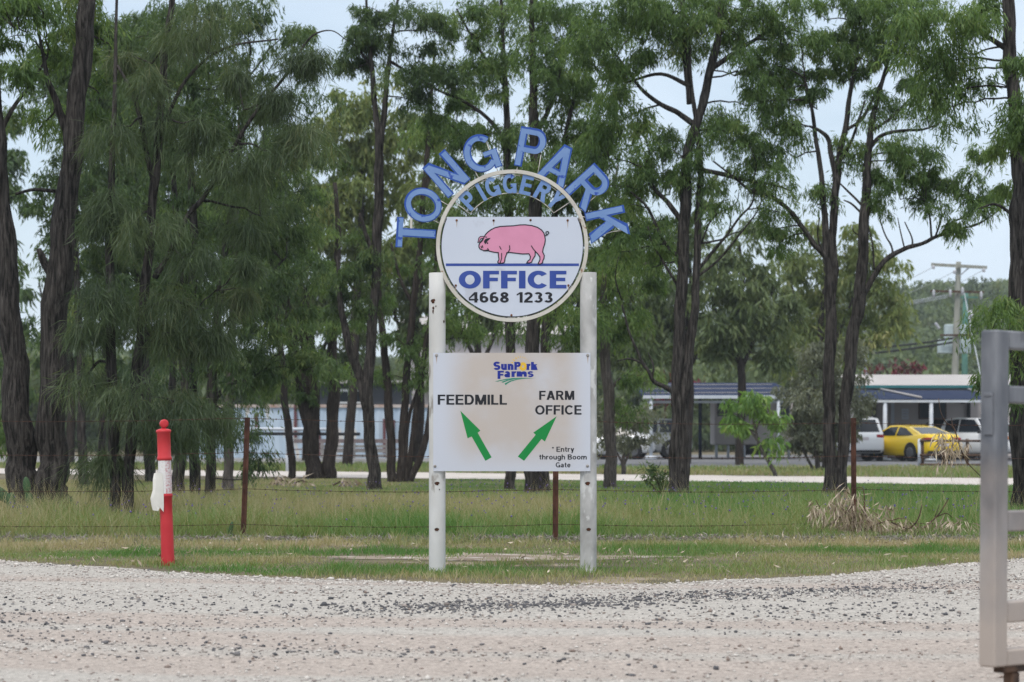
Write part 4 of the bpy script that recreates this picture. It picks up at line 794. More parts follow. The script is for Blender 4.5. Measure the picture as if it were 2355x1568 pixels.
tree('tree', 'tall dark tree forking high above the centre-left trunks, left of the sign', 44.5,
     [[(862, 1128, 42), (860, 1090, 33), (852, 1020, 30), (846, 940, 29), (848, 860, 28), (856, 760, 26), (864, 660, 24), (868, 560, 26), (870, 460, 25), (872, 370, 23), (866, 280, 15), (858, 200, 14), (854, 140, 12), (846, 60, 8), (840, -60, 5)],
      [(874, 345, 18), (882, 270, 15), (890, 190, 13), (896, 130, 11), (906, 60, 8), (920, -40, 5)], [(866, 610, 14), (850, 560, 12), (836, 520, 9), (828, 490, 7)], [(846, 940, 26), (828, 870, 24), (808, 810, 22), (790, 740, 18), (780, 660, 12), (776, 590, 8)],
      [(894, 140, 9), (930, 160, 7), (980, 190, 6), (1030, 220, 4)], [(858, 160, 8), (830, 120, 6), (800, 90, 4)]],
     [(860, 110, 60, 45, 1.2), (810, 150, 45, 40, 1.3), (830, 70, 50, 45, .9), (900, 60, 60, 40, .9), (960, 130, 55, 50, 1), (940, 210, 50, 60, 1.1), (1000, 200, 60, 60, 1), (880, 20, 80, 40, .6), (840, 560, 50, 50, .8), (820, 630, 50, 70, 1), (870, 690, 40, 45, .6), (780, 700, 50, 50, .7), (1010, 60, 70, 50, .7)],
     leaf='leaf_dark', bark='bark_dark', seed=12, Ln=.17, Wd=.02, rs_=.33, group=TR)
# multi-stemmed clump left of the sign
tree('tree', 'clump of thin fanning stems beside the left sign post', 54,
     [[(902, 1106, 26), (900, 1040, 22), (896, 960, 22), (890, 880, 21), (884, 800, 19), (874, 720, 16), (870, 600, 12), (880, 440, 8)],
      [(922, 1106, 26), (926, 1030, 21), (930, 940, 20), (936, 860, 19), (944, 760, 18), (958, 640, 16), (970, 500, 14), (978, 400, 14), (990, 260, 10), (1000, 100, 5)],
      [(936, 1106, 20), (946, 1030, 17), (958, 940, 16), (970, 860, 14), (984, 760, 12), (1000, 640, 10), (1010, 500, 7)],
      [(944, 1104, 18), (962, 1060, 18), (980, 1010, 17), (988, 950, 15), (1004, 880, 13), (1014, 780, 11), (1020, 660, 8)],
      [(928, 1106, 12), (934, 1040, 10), (940, 960, 9), (960, 900, 9), (972, 860, 7)], [(950, 700, 10), (920, 640, 8), (900, 560, 6)], [(978, 440, 10), (1000, 370, 8), (1020, 330, 5)]],
     [(1000, 330, 70, 70, .8), (1060, 260, 80, 80, .9), (1010, 560, 60, 70, .7), (930, 780, 50, 45, .45), (980, 760, 50, 50, .5), (1040, 700, 50, 60, .6), (900, 640, 50, 50, .5), (930, 860, 50, 34, .5), (985, 850, 40, 40, .6), (1060, 760, 40, 30, .8), (1110, 770, 40, 26, .7), (1000, 440, 40, 50, .6)], leaf='leaf_mid', bark='bark_brown', seed=13, Ln=.19, Wd=.024, rs_=.38, group=TR)
# trees behind the sign
tree('tree', 'straight narrow black trunk seen through the sign below the roundel', 45,
     [[(1173, 1130, 30), (1174, 1080, 27), (1174, 980, 26), (1172, 800, 25), (1170, 620, 23), (1168, 450, 22), (1166, 300, 18), (1160, 150, 13), (1150, -40, 7)], [(1166, 330, 12), (1120, 270, 10), (1060, 230, 8), (1000, 205, 5)], [(1162, 200, 9), (1100, 110, 7), (1050, 20, 5)]],
     [(1090, 60, 90, 70), (1170, 30, 90, 60), (1050, 150, 70, 60), (1130, 170, 80, 70, .9), (1070, 300, 80, 70, .9), (1150, 330, 70, 70, .8), (1040, 400, 60, 70, .8), (1110, 440, 60, 60, 1), (1180, 430, 60, 60, 1), (1205, 470, 40, 50, 1.2), (1100, 520, 60, 50, .8), (1200, 740, 40, 30, .8)], leaf='leaf_mid', seed=14, Ln=.18, Wd=.02, rs_=.34, group=TR)
tree('tree', 'double black trunk right of centre behind the direction board', 42.5,
     [[(1224, 1138, 46), (1224, 1080, 40), (1224, 980, 38), (1226, 800, 37), (1228, 620, 34), (1232, 450, 32), (1230, 300, 26), (1226, 180, 20), (1224, 60, 14), (1222, -80, 8)], [(1250, 1136, 32), (1250, 1060, 28), (1252, 900, 26), (1258, 740, 24), (1268, 600, 20), (1280, 460, 16), (1300, 320, 12), (1330, 180, 8)],
      [(1232, 310, 14), (1262, 250, 12), (1280, 190, 10), (1300, 90, 6)], [(1260, 760, 18), (1290, 680, 20), (1310, 600, 19), (1340, 500, 16), (1380, 400, 12), (1410, 300, 7)]],
     [(1260, 40, 90, 60), (1350, 60, 80, 70), (1240, 150, 80, 70, .9), (1330, 180, 90, 80), (1290, 280, 80, 80), (1380, 290, 80, 80), (1340, 400, 90, 80), (1260, 420, 70, 70, 1), (1400, 440, 80, 80), (1430, 540, 70, 70), (1380, 560, 60, 60, .8), (1330, 770, 34, 44, 1.4, -1.2), (1300, 720, 26, 30, .9, -1.2)], leaf='leaf_mid', seed=15, Ln=.17, Wd=.019, rs_=.33, dens=1.05, group=TR)
tree('tree', 'grey rough trunk just right of the right sign post', 47.5,
     [[(1405, 1122, 36), (1404, 1060, 30), (1402, 980, 30), (1398, 900, 28), (1392, 820, 26), (1388, 740, 22), (1390, 640, 16), (1400, 520, 10), (1420, 380, 6)], [(1394, 800, 12), (1420, 760, 9), (1450, 740, 6)], [(1400, 900, 9), (1430, 870, 8), (1460, 880, 6)]],
     [(1400, 640, 70, 70, .9), (1450, 660, 70, 80, .8), (1400, 720, 50, 50, .9), (1440, 760, 60, 60, .7), (1480, 590, 60, 60, .7), (1450, 860, 55, 50, .5), (1430, 940, 50, 60, .45)], leaf='leaf_mid', bark='bark_grey', seed=16, Ln=.18, Wd=.022, rs_=.36, group=TR)
tree('tree', 'tall dark double-stemmed tree with a green shrub at its foot', 38,
     [[(1552, 1150, 42), (1552, 1100, 33), (1555, 1000, 31), (1558, 900, 31), (1560, 800, 31), (1566, 700, 29), (1570, 600, 31), (1574, 500, 29), (1578, 400, 27), (1584, 330, 25), (1604, 280, 23), (1622, 210, 22), (1642, 130, 20), (1656, 50, 17), (1664, -60, 12)],
      [(1571, 1148, 34), (1572, 1060, 28), (1572, 940, 28), (1580, 850, 28), (1592, 760, 24), (1600, 680, 20), (1602, 600, 19), (1606, 500, 18), (1610, 400, 16), (1606, 320, 13), (1590, 200, 10), (1584, 80, 8)],
      [(1556, 905, 14), (1530, 890, 12), (1505, 878, 11), (1492, 855, 9), (1478, 835, 8), (1462, 800, 7), (1446, 760, 6), (1430, 700, 4)], [(1500, 868, 6), (1502, 840, 5), (1490, 810, 3)], [(1484, 838, 6), (1450, 825, 5), (1420, 830, 3)],
      [(1604, 620, 9), (1630, 590, 9), (1650, 565, 8), (1668, 545, 7), (1700, 500, 6), (1728, 470, 5), (1736, 430, 4)], [(1574, 520, 14), (1540, 470, 13), (1510, 440, 10), (1480, 390, 7)], [(1572, 600, 9), (1530, 560, 8), (1490, 480, 7), (1450, 440, 5)],
      [(1608, 390, 13), (1660, 400, 12), (1720, 415, 10), (1780, 425, 7), (1820, 440, 4)], [(1634, 160, 14), (1690, 120, 12), (1750, 80, 9), (1790, 20, 6)], [(1600, 290, 16), (1560, 260, 14), (1520, 240, 12), (1470, 200, 9), (1420, 130, 6)], [(1590, 200, 12), (1520, 170, 9), (1440, 190, 6)], [(1650, 80, 10), (1700, 40, 8), (1740, -30, 5)], [(1565, -60, 14), (1572, 60, 14), (1578, 160, 13), (1584, 240, 12)]],
     [(1460, 60, 80, 60), (1540, 30, 80, 50), (1620, 20, 80, 50), (1440, 150, 80, 60), (1530, 120, 80, 60, .7), (1420, 260, 80, 70), (1500, 330, 80, 60), (1470, 420, 80, 60), (1400, 350, 70, 60), (1560, 350, 60, 50), (1640, 300, 60, 50, .7), (1540, 430, 60, 60, .9), (1500, 500, 60, 50, .8), (1700, 70, 70, 60, .9), (1760, 20, 70, 50), (1690, 160, 50, 50, .6), (1700, 290, 70, 60), (1740, 360, 60, 50, .9), (1780, 420, 50, 40, .8), (1650, 390, 50, 40, .8), (1800, 480, 30, 40, .6), (1720, 230, 60, 50, .7), (1380, 60, 80, 70), (1390, 160, 70, 60), (1700, 10, 80, 40), (1600, 60, 70, 60), (1480, 10, 90, 40), (1580, 90, 60, 50, .7), (1810, 90, 60, 60, .9), (1790, 170, 50, 50, .8), (1600, 430, 50, 60, .6), (1650, 480, 40, 40, .5), (1450, 560, 60, 60, .8), (1500, 600, 60, 50, .7)],
     leaf='leaf_mid', seed=17, Ln=.16, Wd=.017, rs_=.31, dens=1.0, group=TR, bare=[[(1606, 560, 6), (1640, 555, 5), (1668, 545, 4), (1680, 510, 3), (1672, 480, 2)], [(1668, 545, 4), (1690, 535, 3), (1706, 532, 2)], [(1430, 690, 4), (1415, 640, 3), (1422, 590, 2)], [(1598, 640, 7), (1650, 600, 6), (1700, 540, 5), (1745, 480, 3), (1752, 440, 2)], [(1560, 660, 7), (1530, 610, 6), (1500, 560, 4), (1490, 520, 3)], [(1612, 560, 5), (1640, 500, 4), (1690, 470, 3), (1700, 440, 2)]])
tree('tree', 'spreading three-stemmed tree with a long bare right limb before the parked cars', 38,
     [[(1910, 1152, 44), (1910, 1090, 34), (1908, 1000, 30), (1906, 900, 31), (1910, 780, 30), (1908, 680, 28), (1906, 620, 24), (1900, 560, 18), (1894, 480, 16), (1890, 420, 14), (1878, 330, 11), (1868, 260, 9), (1850, 180, 6)],
      [(1934, 1150, 38), (1936, 1080, 30), (1942, 980, 30), (1950, 880, 31), (1960, 780, 32), (1972, 710, 32), (1980, 640, 29), (1984, 560, 27), (1990, 470, 25), (1994, 400, 22), (1998, 330, 18), (2010, 260, 14), (2030, 180, 10), (2060, 90, 6)],
      [(1912, 700, 24), (1916, 620, 24), (1914, 560, 22), (1918, 480, 20), (1924, 420, 20), (1930, 360, 16), (1944, 290, 14), (1954, 220, 12), (1966, 150, 10), (1980, 60, 6)], [(1922, 420, 15), (1912, 360, 13), (1904, 320, 12), (1884, 300, 9), (1860, 290, 6)],
      [(1912, 620, 18), (1896, 585, 16), (1870, 560, 14), (1844, 520, 13), (1810, 480, 12), (1770, 450, 10), (1730, 440, 8), (1690, 410, 6), (1640, 370, 4)],
      [(1974, 700, 18), (1990, 670, 16), (2012, 630, 14), (2040, 595, 13), (2080, 572, 12), (2120, 560, 10), (2150, 545, 9), (2180, 535, 8), (2210, 525, 6), (2250, 515, 4), (2310, 475, 3)], [(2180, 536, 6), (2190, 510, 5), (2215, 500, 4), (2240, 470, 3)], [(2142, 548, 6), (2138, 500, 5), (2126, 460, 4)], [(2098, 568, 5), (2096, 545, 4), (2080, 510, 3)], [(2052, 590, 6), (2050, 566, 5), (2035, 540, 4), (2022, 500, 3)],
      [(2000, 340, 12), (2030, 310, 10), (2080, 300, 8), (2120, 298, 6), (2160, 285, 4)], [(2006, 300, 8), (2050, 270, 7), (2090, 230, 6), (2130, 190, 4)], [(1944, 300, 9), (1984, 270, 8), (2020, 200, 7), (2060, 130, 5)], [(1990, 480, 7), (1960, 450, 6), (1930, 420, 4)], [(1926, 380, 9), (1955, 330, 8), (1990, 230, 5)]],
     [(1800, 200, 60, 50), (1860, 170, 60, 50, .9), (1830, 280, 60, 50), (1780, 280, 50, 50), (1880, 240, 50, 40, .9), (1770, 370, 50, 40, .8), (1830, 350, 50, 40, .8), (1800, 540, 24, 40, .6), (1780, 520, 30, 36, .6), (1900, 100, 70, 50), (1960, 60, 70, 50), (2040, 90, 70, 60), (1940, 180, 50, 40, .7), (2010, 190, 50, 50, .6), (2090, 170, 60, 60, .8), (1950, 20, 90, 40), (2060, 20, 80, 40), (1960, 370, 34, 50, .6), (2010, 390, 40, 50, .6), (2025, 440, 40, 50, .7), (2080, 400, 50, 45, .9), (2120, 410, 50, 50, .9), (2070, 445, 44, 44, .8), (2165, 405, 50, 40, .8), (2100, 345, 40, 34, .7), (2150, 345, 36, 34, .6), (2195, 430, 36, 36, .6), (2225, 420, 30, 40, .5), (2280, 370, 30, 40, .5), (2130, 470, 40, 36, .6), (2240, 480, 24, 26, .4), (2130, 260, 50, 40, .5), (2200, 520, 22, 22, .5), (2280, 450, 20, 24, .4), (1880, 460, 20, 40, .6), (1760, 130, 60, 60, .9), (1750, 220, 50, 50, .9), (2000, 130, 60, 50, .8), (1900, 30, 80, 50, .9), (2110, 80, 60, 60, .8), (2060, 240, 50, 50, .7), (2000, 40, 70, 50), (2120, 10, 80, 50), (1840, 60, 70, 50), (1930, 110, 50, 40, .7), (1970, 300, 40, 40, .5), (1770, 440, 40, 36, .7), (2040, 360, 40, 30, .5)],
     leaf='leaf_mid', seed=18, Ln=.16, Wd=.017, rs_=.29, dens=.8, group=TR, bare=[[(2010, 620, 5), (2006, 560, 4), (1996, 520, 3)], [(2150, 546, 5), (2165, 500, 4), (2160, 460, 3)], [(2080, 572, 4), (2070, 530, 3), (2064, 500, 2)], [(1892, 590, 6), (1880, 540, 4), (1885, 500, 3)], [(1990, 500, 6), (1960, 470, 5), (1940, 460, 3)], [(2230, 520, 3), (2270, 500, 2.5), (2300, 440, 2)], [(1990, 545, 5), (1965, 535, 3), (1960, 520, 2)]])
tree('tree', 'dark-trunked tree at the right edge behind the gate with leaves hanging over it', 29.5,
     [[(2352, 1192, 56), (2350, 1080, 46), (2346, 940, 44), (2342, 760, 42), (2340, 600, 40), (2342, 480, 38), (2344, 420, 34), (2336, 300, 32), (2326, 180, 32), (2320, 80, 30), (2318, -60, 26), (2316, -160, 20)], [(2322, 120, 14), (2280, 90, 12), (2220, 60, 9), (2150, 40, 6), (2100, 30, 4)], [(2336, 500, 10), (2290, 470, 6), (2250, 480, 3)]],
     [(2120, 50, 70, 60, 1.1), (2190, 40, 70, 60, 1.1), (2250, 30, 60, 50), (2140, 130, 60, 60, 1), (2200, 150, 60, 70, 1.1), (2240, 110, 50, 50), (2190, 230, 36, 50, .8), (2150, 200, 40, 50, .8), (2330, 160, 40, 50, .8, -.7), (2340, 240, 40, 60, .9, -.7), (2345, 320, 36, 50, .8, -.6), (2320, 290, 36, 40, .5, -.6), (2330, 420, 30, 40, .5, .4), (2310, 720, 40, 26, 1.1, -.5), (2275, 770, 24, 40, .8, -.6), (2268, 880, 14, 40, .7, -.6), (2340, 760, 40, 40, .8, -.6), (2346, 860, 30, 60, .8, -.6), (2290, 330, 20, 20, .4)],
     leaf='leaf_mid', seed=19, Ln=.15, Wd=.016, rs_=.28, dens=1.0, group=TR)
# ---- beyond the lane
tree('sapling', 'bright lime-green leaning sapling in front of the caravan', 61,
     [[(1783, 1092, 11), (1770, 1065, 10), (1752, 1035, 9), (1742, 1010, 8), (1734, 975, 7), (1730, 930, 5), (1728, 900, 3)], [(1742, 1012, 7), (1722, 985, 5), (1700, 960, 3)], [(1738, 990, 6), (1752, 960, 4), (1768, 945, 3)]],
     [(1730, 920, 40, 28), (1700, 950, 36, 26), (1762, 945, 34, 28), (1685, 980, 26, 22), (1735, 985, 44, 30, .6), (1785, 965, 24, 26, .8), (1760, 1020, 20, 20, .3)], leaf='leaf_bright', bark='bark_grey', seed=30, Ln=.24, Wd=.045, rs_=.3, ns=13, nl=8, dens=.8, cat='sapling')
tree('shrub', 'rounded grey-green bush beside the leaning sapling', 70,
     [[(1880, 1082, 14), (1876, 1040, 11), (1866, 980, 8), (1860, 920, 5)], [(1892, 1082, 10), (1902, 1030, 8), (1915, 970, 5)], [(1870, 1080, 8), (1845, 1030, 6), (1830, 980, 4)]],
     [(1850, 930, 60, 50), (1910, 920, 60, 60), (1880, 870, 50, 45), (1835, 990, 50, 40), (1890, 990, 60, 50), (1930, 980, 40, 50), (1950, 880, 40, 40), (1940, 820, 40, 34), (1890, 840, 50, 40), (1960, 930, 36, 50), (1820, 900, 40, 40), (1860, 1030, 60, 30)], leaf='leaf_grey', bark='bark_grey', seed=31, Ln=.16, Wd=.04, rs_=.42, ns=18, nl=11, droop=.5, cat='bush')
tree('shrub', 'low grey-green bush by the bird', 64, [[(1434, 1076, 12), (1434, 1050, 8), (1428, 1010, 5)], [(1435, 1070, 7), (1452, 1030, 4)], [(1433, 1070, 7), (1412, 1030, 4)]],
     [(1420, 960, 50, 50, 1.2), (1460, 980, 46, 46, 1.2), (1440, 1010, 50, 30, 1), (1480, 940, 30, 40, .9), (1400, 1005, 34, 34, 1.1), (1385, 950, 30, 40, .8)], leaf='leaf_grey', bark='bark_grey', seed=32, Ln=.16, Wd=.04, rs_=.42, ns=18, nl=10, droop=.5, cat='bush')
tree('tree', 'pale yellow-green rounded tree behind the high fork left of the sign', 82,
     [[(800, 1070, 26), (810, 900, 24), (820, 700, 22), (830, 500, 16), (840, 330, 9)]],
     [(800, 260, 60, 60), (860, 230, 70, 50), (790, 350, 70, 60), (870, 330, 80, 70), (940, 310, 60, 70), (920, 400, 80, 60), (820, 440, 80, 60), (760, 430, 50, 60), (900, 490, 80, 60), (780, 520, 70, 60), (850, 560, 80, 50), (980, 430, 50, 70), (940, 560, 60, 50), (750, 300, 40, 60)], leaf='leaf_yellow', bark='bark_brown', seed=40, Ln=.34, Wd=.07, rs_=.6, ns=16, nl=9, dens=1.1, group=BG, twigs=False)
MIDT = [(1700, 84, 'broad green tree above the dark carport', 'leaf_far', [(1690, 580, 60, 50, .8), (1650, 620, 60, 60, .9), (1720, 640, 70, 60), (1680, 700, 80, 60), (1740, 720, 70, 60), (1640, 720, 60, 60), (1700, 780, 80, 50, .9), (1770, 780, 60, 50, .9), (1800, 720, 50, 50, .7), (1640, 800, 60, 40, .7), (1780, 840, 60, 40, .7), (1700, 530, 40, 40, .6), (1790, 640, 40, 50, .5)]),
        (1890, 92, 'olive tree with a knobbly crown behind the three-stemmed tree', 'leaf_yellow', [(1900, 600, 70, 50, .9), (1970, 590, 60, 50), (2020, 610, 50, 45), (1850, 530, 28, 34, .8), (1960, 510, 50, 36, .7), (1840, 620, 60, 50, .9), (1930, 660, 80, 50), (2010, 680, 60, 50), (1860, 700, 70, 60), (1950, 740, 80, 60), (2040, 720, 50, 50, .8), (1850, 790, 70, 60), (1930, 810, 70, 50), (2010, 780, 50, 45, .8), (2060, 680, 40, 30, .7)]),
        (1580, 88, 'dull green tree behind the tall double-stemmed tree', 'leaf_far', [(1540, 560, 60, 60, .8), (1600, 520, 60, 60, .7), (1520, 640, 70, 60), (1600, 640, 60, 60, .8), (1560, 720, 70, 60), (1500, 740, 60, 60), (1530, 800, 70, 50), (1470, 690, 50, 60, .8), (1620, 440, 40, 50, .5)]),
        (1100, 80, 'green tree filling the gap behind the roundel', 'leaf_far', [(1100, 560, 80, 70), (1040, 620, 80, 60), (1160, 620, 80, 70), (1100, 700, 70, 50, .8), (1230, 580, 70, 70), (1020, 520, 60, 60), (1060, 760, 40, 30, .6), (1180, 720, 60, 40, .6), (1260, 660, 60, 60, .8)]),
        (1330, 82, 'green tree behind the right sign post', 'leaf_far', [(1320, 560, 80, 70), (1380, 640, 70, 70), (1300, 660, 70, 60), (1350, 740, 70, 60, .9), (1440, 600, 70, 70), (1440, 720, 60, 60), (1400, 800, 70, 50, .9), (1310, 780, 50, 40, .7), (1470, 810, 60, 50), (1500, 860, 50, 50, .8)]),
        (960, 86, 'green tree behind the fanning stems', 'leaf_far', [(960, 620, 80, 70), (900, 680, 70, 60), (1000, 700, 60, 60, .9), (940, 760, 70, 40, .8), (860, 620, 70, 70), (860, 760, 60, 40, .7), (990, 800, 50, 30, .5)]),
        (720, 84, 'green tree behind the V-shaped trunks', 'leaf_far', [(720, 620, 80, 80), (650, 580, 80, 80), (780, 640, 70, 70), (700, 720, 70, 60, .9), (780, 760, 60, 50, .8), (620, 700, 70, 70), (740, 830, 60, 40, .6), (640, 460, 80, 80, .8), (720, 480, 60, 80, .8), (800, 830, 40, 40, .5)]),
        (420, 80, 'dark green tree deep in the left thicket', 'leaf_dark', [(420, 620, 90, 90), (330, 560, 90, 90), (500, 560, 90, 90), (380, 740, 90, 80), (480, 760, 80, 70), (280, 700, 80, 80), (560, 680, 70, 80), (340, 860, 60, 50, .6), (540, 420, 80, 80), (420, 430, 90, 90), (300, 400, 80, 90)]),
        (160, 82, 'dark green tree behind the thick left pair', 'leaf_dark', [(170, 700, 60, 80, .9), (240, 620, 80, 80), (210, 780, 70, 60, .8), (200, 520, 50, 60, .7), (250, 460, 70, 80), (60, 740, 40, 60, .6), (70, 820, 40, 50, .8), (-20, 800, 50, 90), (230, 860, 60, 40, .6), (60, 900, 40, 40, .6), (-10, 420, 60, 90), (-20, 560, 60, 90), (20, 660, 40, 60), (0, 300, 60, 70)])]
for q, (x, Yt, lab, lf_, bl) in enumerate(MIDT):
    tree('tree', lab, Yt, [[(x, HY+H*F/Yt, 22), (x+6, 900, 20), (x-4, 760, 16), (x+8, 640, 10), (x, 560, 6)], [(x, 860, 12), (x+50, 740, 8), (x+80, 660, 4)], [(x, 840, 12), (x-50, 730, 8), (x-70, 650, 4)]], bl, leaf=lf_, bark='bark_brown', seed=50+q, Ln=.34, Wd=.07, rs_=.62, ns=16, nl=9, dens=1.05, group=BG, twigs=False)

# ------------------------------------------------------------------ hills and far wood
ny, nx = 40, 60
hx = np.linspace(-260, 260, nx); hy = np.linspace(165, 520, ny); HXg, HYg = np.meshgrid(hx, hy)
def hillz(X, Y):
    s = np.clip((Y-170)/250, 0, 1); a = np.interp(X/Y, [-.4, -.2, -.05, .05, .12, .2, .3], [13, 11, 9, 14, 21, 23, 22])
    return -.2+a*(s*s*(3-2*s))*(1+.06*vnoise(X*.03, Y*.02, 51))
Vh = np.stack([HXg, HYg, hillz(HXg, HYg)], -1).reshape(-1, 3); ix = np.arange(nx*ny).reshape(ny, nx)
tag(link('hills', npmesh('hills', Vh, np.stack([ix[:-1, :-1], ix[:-1, 1:], ix[1:, 1:], ix[1:, :-1]], -1).reshape(-1, 4)), mat('dry hill ground', (.06, .075, .035), (.11, .11, .06), scale=.05, rough=.95), smooth=True), kind='structure')
rg = np.random.RandomState(77)
n = 2300; Y = rg.uniform(172, 440, n); X = rg.uniform(-.26, .26, n)*Y; C = []; Rr = []
for x, y in zip(X, Y):
    z = float(hillz(x, y)); h = rg.uniform(2.6, 5.5)
    for _ in range(2): C.append((x+rg.normal(0, 1.3), y+rg.normal(0, 1), z+h*rg.uniform(.45, 1))); Rr.append(rg.uniform(1.2, 2.2))
V, Fc, T = spray(rg, np.array(C), np.array(Rr), 14, 6, 1.0, .42, .7)
tag(link('hillside_forest', npmesh('hillside_forest', V, Fc, np.clip(T*.9+np.repeat(rg.normal(0, .12, len(C)), 14*6*2), 0, 1)), M['leaf_far']), kind='stuff')
n = 340; Y = rg.uniform(150, 168, n); X = rg.uniform(-.27, .27, n)*Y; C = []; Rr = []
for x, y in zip(X, Y):
    if 20 < x < 38: continue
    for _ in range(3): C.append((x+rg.normal(0, 1.4), y+rg.normal(0, 1), rg.uniform(.8, 5.6))); Rr.append(rg.uniform(1.0, 1.9))
V, Fc, T = spray(rg, np.array(C), np.array(Rr), 14, 7, .7, .26, .8)
tag(link('far_treeline', npmesh('far_treeline', V, Fc, T), M['leaf_far']), kind='stuff')

# ------------------------------------------------------------------ right-hand buildings
M['cream'] = mat('cream roof sheet', (.36, .335, .32), (.41, .38, .365), scale=1.5, rough=.6)
M['teal'] = mat('teal gutter', (.03, .16, .17), rough=.5)
M['sail'] = mat('navy shade cloth', (.03, .04, .075), (.045, .056, .092), scale=3, rough=1, spec=0)
M['beige'] = mat('beige cladding', (.44, .40, .385), (.50, .46, .44), scale=.8, rough=.75)
M['darkin'] = mat('interior shade and dark fittings', (.012, .013, .016), (.03, .03, .035), scale=.6, rough=.9)
M['pipe'] = mat('pale steel pipe', (.48, .52, .58), (.56, .59, .63), scale=4, rough=.5)
M['glass'] = mat('dark window glass', (.012, .016, .022), rough=.15, spec=.28)
M['frame'] = mat('brown window frame', (.10, .065, .05), rough=.6)
M['white'] = mat('white paint', (.68, .69, .70), (.6, .6, .6), scale=2, rough=.55)
M['curtain'] = mat('dark blind', (.03, .04, .05), (.07, .085, .10), scale=30, rough=.8, stretch=(1, 1, .05))
Yo = 116.0
def px(x, Y): return (x-CX)*Y/F
def pzz(y, Y): return H+(HY-y)*Y/F
off = thing('office_building', 'low beige farm office with cream roof and navy awning behind the parked cars', 'building', (px(2150, Yo), Yo, 0))
xa, xb = px(1962, Yo), px(2560, Yo)
mb = MB(); mb.box(((xa+xb)/2, Yo+3, pzz(893, Yo)/2), (xb-xa, 6, pzz(893, Yo)))
for x in np.arange(xa+.4, xb, .55): mb.box((x, Yo-.006, pzz(893, Yo)/2), (.03, .012, pzz(893, Yo)-.1))
wall = mb.build('wall', M['beige'], off)
mb = MB(); ze, zr = pzz(886, Yo-.3), pzz(861, Yo+6)
mb.add([(xa-.3, Yo-.3, ze), (xb+.3, Yo-.3, ze), (xb+.3, Yo+6.2, zr), (xa-.3, Yo+6.2, zr), (xa-.3, Yo-.3, ze-.1), (xb+.3, Yo-.3, ze-.1), (xb+.3, Yo+6.2, zr-.1), (xa-.3, Yo+6.2, zr-.1)], [(0, 1, 2, 3), (7, 6, 5, 4), (0, 4, 5, 1), (1, 5, 6, 2), (2, 6, 7, 3), (3, 7, 4, 0)])
roof = mb.build('roof', M['cream'], off)
mb = MB(); mb.box(((xa+xb)/2, Yo-.37, ze-.06), (xb-xa+.6, .12, .13)); mb.build('gutter', M['teal'], roof)
Ya = 99.5; zf_, zb_ = pzz(917, Ya), pzz(897, Yo-.1)
mb = MB(); a0, a1 = px(1975, Ya), px(2420, Ya)
mb.add([(a0, Ya, zf_), (a1, Ya, zf_), (a1, Yo-.2, zb_), (a0, Yo-.2, zb_), (a0, Ya, zf_-.03), (a1, Ya, zf_-.03), (a1, Yo-.2, zb_-.03), (a0, Yo-.2, zb_-.03)], [(0, 1, 2, 3), (7, 6, 5, 4), (0, 4, 5, 1), (1, 5, 6, 2), (2, 6, 7, 3), (3, 7, 4, 0)])
aw = mb.build('awning', M['sail'], off)
mb = MB(); mb.box(((a0+a1)/2, Ya-.05, zf_-.1), (a1-a0, .09, .10)); mb.build('awning_beam', M['pipe'], aw)
for xs, xe in ((2025, 2118), (2226, 2300)):
    mb = MB(); mb.tube([(px(xs, Yo-.4), Yo-.4, zb_+.05), (px(xe, Ya+.2), Ya+.2, zf_+.06)], .05, 6); mb.build('awning_arm', M['cream'], aw)
mb = MB(); mb.box(((xa+xb)/2, Yo-.1, pzz(894, Yo)), (xb-xa, .05, .12)); mb.build('fascia', M['cream'], wall)
for x in (2035, 2141, 2290):
    mb = MB(); mb.tube([(px(x, Ya), Ya, -.02), (px(x, Ya), Ya, zf_-.15)], .085, 10); mb.lathe([(.26, -.02), (.24, .05), (.12, .06)], 12, Matrix.Translation((px(x, Ya), Ya, 0))); mb.build('post', M['pipe'], off)
for x in (2052, 2010): 
    mb = MB(); mb.box((px(x, Yo), Yo-.04, 1.5), (.16, .07, 3.0)); mb.build('wall_strip', M['pipe'] if x == 2052 else M['darkin'], wall)
mb = MB(); x0, x1, z0, z1_ = px(2112, Yo), px(2176, Yo), pzz(964, Yo), pzz(918, Yo)
mb.box(((x0+x1)/2, Yo-.03, (z0+z1_)/2), (x1-x0, .06, z1_-z0)); wn = mb.build('window', M['frame'], off)
for q in (0, 1):
    mb = MB(); mb.box((x0+(x1-x0)*(.26+.48*q), Yo-.065, (z0+z1_)/2), ((x1-x0)*.43, .01, (z1_-z0)*.86)); mb.build('pane', M['curtain'], wn)
mb = MB(); mb.box((px(2081, Yo), Yo-.03, pzz(952, Yo)), (.34, .02, .52)); nb_ = mb.build('notice', M['pipe'], off)
for q, zz in enumerate((.14, .02, -.12)):
    mb = MB(); mb.box((px(2081, Yo), Yo-.043, pzz(952, Yo)+zz), (.24, .006, .03)); mb.build('notice_line', M['beige'], nb_)
mb = MB(); mb.tube([(px(2208, Yo), Yo-.15, pzz(924, Yo)), (px(2226, Yo), Yo-.15, pzz(924, Yo)), (px(2226, Yo), Yo-.15, pzz(965, Yo))], .09, 8); mb.build('downpipe', M['darkin'], wall)
